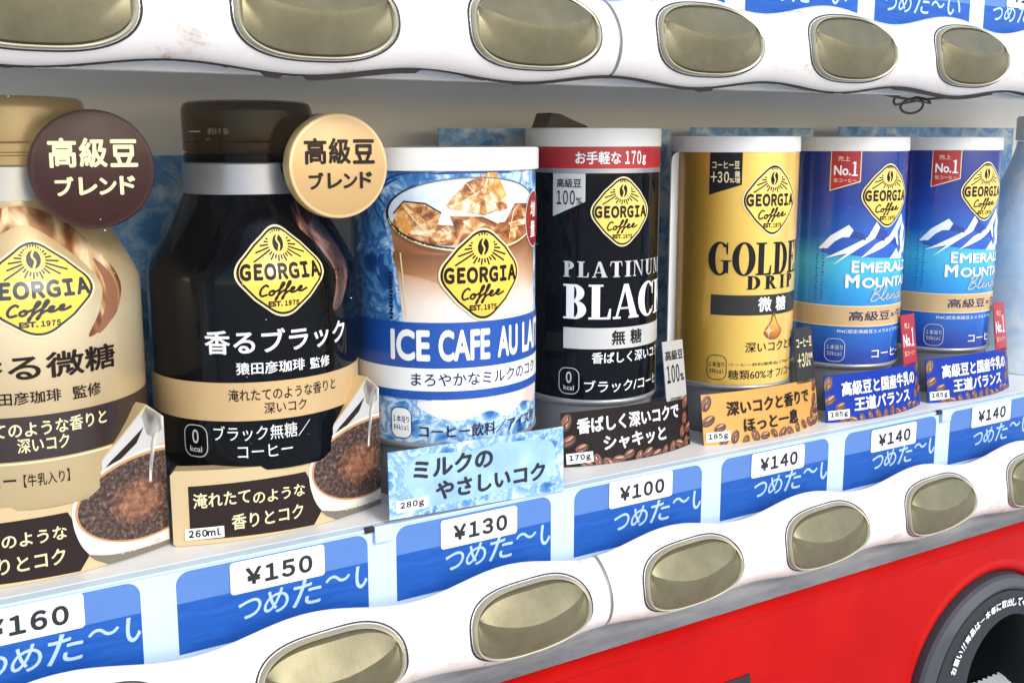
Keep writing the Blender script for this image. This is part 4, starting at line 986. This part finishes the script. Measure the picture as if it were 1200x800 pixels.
def ice_note():
    t = shelf_card(.0618, .0176, 0, 'pale icy blue slanted card in front of the milk coffee can')
    f = flatmap(); out = [(-35.5, 10.6), (31.4, 9.6), (31.8, -13.9), (-35.2, -11.8)]
    f2 = lambda u, v, o: Vector((u, -o, v - Z0)) / 1e3
    f2.cu = 0; f2.cv = 0
    slab('card', f2, out[::-1], .4, icecard, t)
    P = Print(f2); P.poly(smooth_line([(-30, 3), (-24, 8), (-6, 6.6), (6, 7.4), (24, 6), (28, 1), (26, -8), (10, -9), (-8, -10), (-22, -9.4), (-28, -4)], 5, True), noisy('mist_print', .1, [(.3, '#86aadc'), (.6, '#9cbfe6'), (.8, '#b4d0ee')], 4, .5, .6, rough=.45), 0)
    P.build('picture', t)
    P = Print(f2, 3)
    P.text('ミルクの', (-26.8, -.2, 3, 6.6), taginkm, 1, .05); P.text('やさしいコク', (-18.7, -8.3, 24, -1.8), taginkm, 1, .05)
    P.poly(rrect(-33, -10.0, -21.5, -6.0, .6), white, 1); P.text('280g', (-31.6, -9.3, -23, -6.6), taginkm, 2, .06); P.build('lettering', t); return t
ice_note()

def bean_card(x, y, r, x0, x1, label, bgm, ink, lines, gram, flag, u0, group=None, seed=1):
    global R
    R = random.Random(seed)
    t = shelf_card(x, y, r, label, group); f = arcmap(r, Z0)
    slab('card', f, [(x0, 8.0), (x0, -13.4), (x1, -13.4), (x1, 7.6)], .5, bgm, t)
    P = Print(f); P.clip = [(0, x1, True), (0, x0, False), (1, -13.35, False), (1, 7.6, True)]
    beans(P, [(x0 + 2.0, 4.2, 3.4, 1.2), (x0 + 2.5, -3.0, 3.2, .5), (x0 + 7.4, -6.2, 2.8, .3), (x1 - 2.0, 4.8, 3.2, 1.0), (x1 - 3.2, -1.5, 3.0, 1.2), (x1 - 1.2, -5.6, 3.0, .7), (x1 - 5.4, -6.6, 2.8, 1.3)] + [(x0 + 9 + k * (x1 - x0 - 12) / 11, -11.6 + R.uniform(-1.4, 1.2), R.uniform(2.4, 3.1), R.uniform(-1.4, 1.4)) for k in range(12)], 0)
    P.build('picture', t)
    P = Print(f, 6)
    for s_, b in lines: P.text(s_, b, ink, 1, .038)
    P.poly(rect(x0 + 1.0, -11.6, x0 + 11.6, -7.6), white, 1); P.text(gram, (x0 + 2.0, -11.0, x0 + 10.6, -8.2), black, 2, .06); P.build('lettering', t)
    fm_, fdraw = flag
    t.rotation_euler = (radians(-8), 0, 0)
    fo = slab('flag', f, [(u0, 30.4), (u0 + .4, 6.6), (x1 - .3, 6.2), (x1 - .9, 30.2)], .4, fm_, t)
    P = Print(f, 3); fdraw(P, u0 + 1.1); P.build('flag_lettering', fo)
    return t
def fl100(P, u): P.text('高級豆', (u, 22.6, u + 12, 26.6), black, 1, .02); P.text('100', (u + .4, 13.6, u + 8.6, 20.8), black, 1, .02); P.text('%', (u + 9.2, 13.8, u + 11.8, 16.8), black, 1, .02)
def fl30(P, u): P.text('コーヒー豆', (u + .2, 21.8, u + 13.4, 26), cream, 1, .02); P.text('+30', (u + .4, 13.4, u + 9, 19.4), cream, 1, .025); P.text('%', (u + 9.4, 13.4, u + 11.4, 16), cream, 1, .02); P.text('増量', (u + 9.4, 16.6, u + 13.6, 19), cream, 1, .01)
def flno(P, u): P.text('売上', (u + 1.4, 24, u + 7.4, 26.6), cream, 1, .01); P.text('No.', (u, 15.6, u + 7.4, 21.4), white, 1, .03); P.text('1', (u + 8.2, 15.4, u + 11.6, 25.2), white, 1, .07); P.text('缶コーヒー', (u + .6, 11.4, u + 12, 13.8), cream, 1, .01)
bean_card(.139, .0318, 85, -32.4, 30.0, 'dark brown bean patterned card with a pale flag, in front of the black can', plain('card_dark_brown', '#1c1412', .5, spec=.15), white,
          [('香ばしく深いコクで', (-26.5, -.6, 22.5, 5.4)), ('シャキッと', (-16.2, -8.2, 13.8, -2.4))], '170g', (plain('flag_pale', '#a9a7a1', .5, spec=.2), fl100), 15.4, None, 3)
bean_card(.204, .0262, 90, -33.2, 33.4, 'gold bean patterned card with a black flag, in front of the gold can', plain('card_amber', '#cc9648', .4, metal=.15, var=.12, scale=60), black,
          [('深いコクと香りで', (-22.5, -1.8, 25, 4.2)), ('ほっと一息', (-15, -9.2, 16, -3.2))], '185g', (plain('flag_dark', '#26231f', .42), fl30), 16.8, None, 5)
bcg = plain('card_blue', '#042f96', .5, spec=.15)
for x, y, lb, sd in ((.2705, .0252, 'blue bean patterned card with a red flag, in front of the left blue mountain can', 7), (.338, .0250, 'blue bean patterned card with a red flag, in front of the rightmost can', 8)):
    bean_card(x, y, 90, -31.2, 33.0, lb, bcg, white, [('高級豆と国産牛乳の', (-23, -1.8, 26.3, 4.6)), ('王道バランス', (-17, -9.0, 20.5, -2.8))], '185g', (plain('flag_red', '#a0142a', .42), flno), 17.0, 'blue bean patterned cards', 7)

# ------------------------------------------------------------------ things past the cans and behind them
pet = noisy('frosted_blue_print', .06, [(.3, '#c4e2fa'), (.5, '#e2f1fb'), (.65, '#f6fafc')], 4, .5, 1.0, rough=.3, coat=.4)
t = thing('plastic_bottle', 'pale icy blue plastic bottle at the right edge past the blue cans', 'plastic bottle', (.4270, .0560, SH))
lathe('body', L_([(30.5, -13.4), (32, -11), (32, 20), (31, 24), (32, 28), (32, 52), (30.6, 62), (27, 74), (22, 86), (18, 96), (15.6, 104), (15, 108)]), pet, t, 80, 40, None, True, 32)
lathe('cap', L_([(15.6, 108.2), (16, 108.6), (16, 120), (15.2, 121), (2, 121.2)]), lidwhite, t, 64, 40)

clipm = plain('black_rubber', '#161616', .5)
t = thing('rubber_wedge', 'small black rubber wedge poking up behind the black can lid', 'wedge', (.1390, .0880, .1134))
bm = bmesh.new(); pts = [(-.0086, 0), (-.0060, .0066), (-.0010, .0060), (.0050, .0036), (.0125, .0012), (.0130, 0)]
a = [bm.verts.new((x, 0, z)) for x, z in pts]; b = [bm.verts.new((x, .012, z)) for x, z in pts]
bm.faces.new(a); bm.faces.new(b[::-1])
for i in range(len(pts)): j = (i + 1) % len(pts); bm.faces.new((a[i], b[i], b[j], a[j]))
bmesh.ops.bevel(bm, geom=bm.edges[:], offset=.0004, segments=2, affect='EDGES')
from_bm('wedge_block', bm, clipm, t, 30)
bm = bmesh.new(); bmesh.ops.create_cone(bm, segments=16, radius1=.004, radius2=.004, depth=.1269, cap_ends=True)
for v in bm.verts: v.co += Vector((0, .0070, -.0636))
from_bm('support_rod', bm, pedestal, t, 40)

def cable(P, r, name, m):
    c = bpy.data.curves.new(name, 'CURVE'); c.dimensions = '3D'; c.bevel_depth = r; c.bevel_resolution = 3
    s_ = c.splines.new('POLY'); s_.points.add(len(P) - 1)
    for p, q in zip(s_.points, P): p.co = (*q, 1)
    o = bpy.data.objects.new(name, c); link(o); bpy.context.view_layer.update()
    me = bpy.data.meshes.new_from_object(o.evaluated_get(bpy.context.evaluated_depsgraph_get())); bpy.data.objects.remove(o)
    me.materials.clear(); me.materials.append(m); o = bpy.data.objects.new(name, me); link(o); return o
pts = []
for k in range(64):
    a = k / 63 * 2 * pi * 1.6
    pts.append((.3275 + .0095 * cos(a) + .004 * k / 63, .062 + .010 * k / 63,   .1264 + .0036 * sin(a) - .0016 * sin(a * .5)))
pts = [(.285, .060, .1300), (.300, .0605, .1300), (.314, .061, .1285)] + pts + [(.350, .075, .1290), (.38, .078, .1310), (.46, .080, .1320)]
tag(cable(pts, .0006, 'cable', plain('cable_grey', '#2c2b29', .5)), 'thin black cable looped under the display ceiling above the blue cans', 'cable')

# dust on the pane: a few pale specks stuck to the plastic, as part of the machine
rr = random.Random(9); V, F = [], []
for k in range(70):
    x, z, s_ = rr.uniform(-.08, .42), rr.uniform(-.01, .126), rr.uniform(.00008, .00022)
    b = len(V); n = 6
    for j in range(n): V.append((x + s_ * cos(j * pi / 3) * rr.uniform(.7, 1.2), .01235, z + s_ * sin(j * pi / 3) * rr.uniform(.7, 1.2)))
    F.append(tuple(range(b, b + n)))
dm = vm(meshobj('dust_specks', V, F, plain('dust', '#c8c4bc', .9))); dm['kind'] = 'stuff'

# pavement in front of the machine (out of the picture, seen only in reflections)
gm = plain('pavement', '#c2c3c4', .85, var=.15, scale=3)
tag(meshobj('pavement', [(-60, -60, -.75), (60, -60, -.75), (60, 60, -.75), (-60, 60, -.75)], [(0, 1, 2, 3)], gm), None, None, None, 'structure')
vm(box('base', (X0 - .03, .002, -.749), (X1 + .03, .6, -.4605), redpaint))
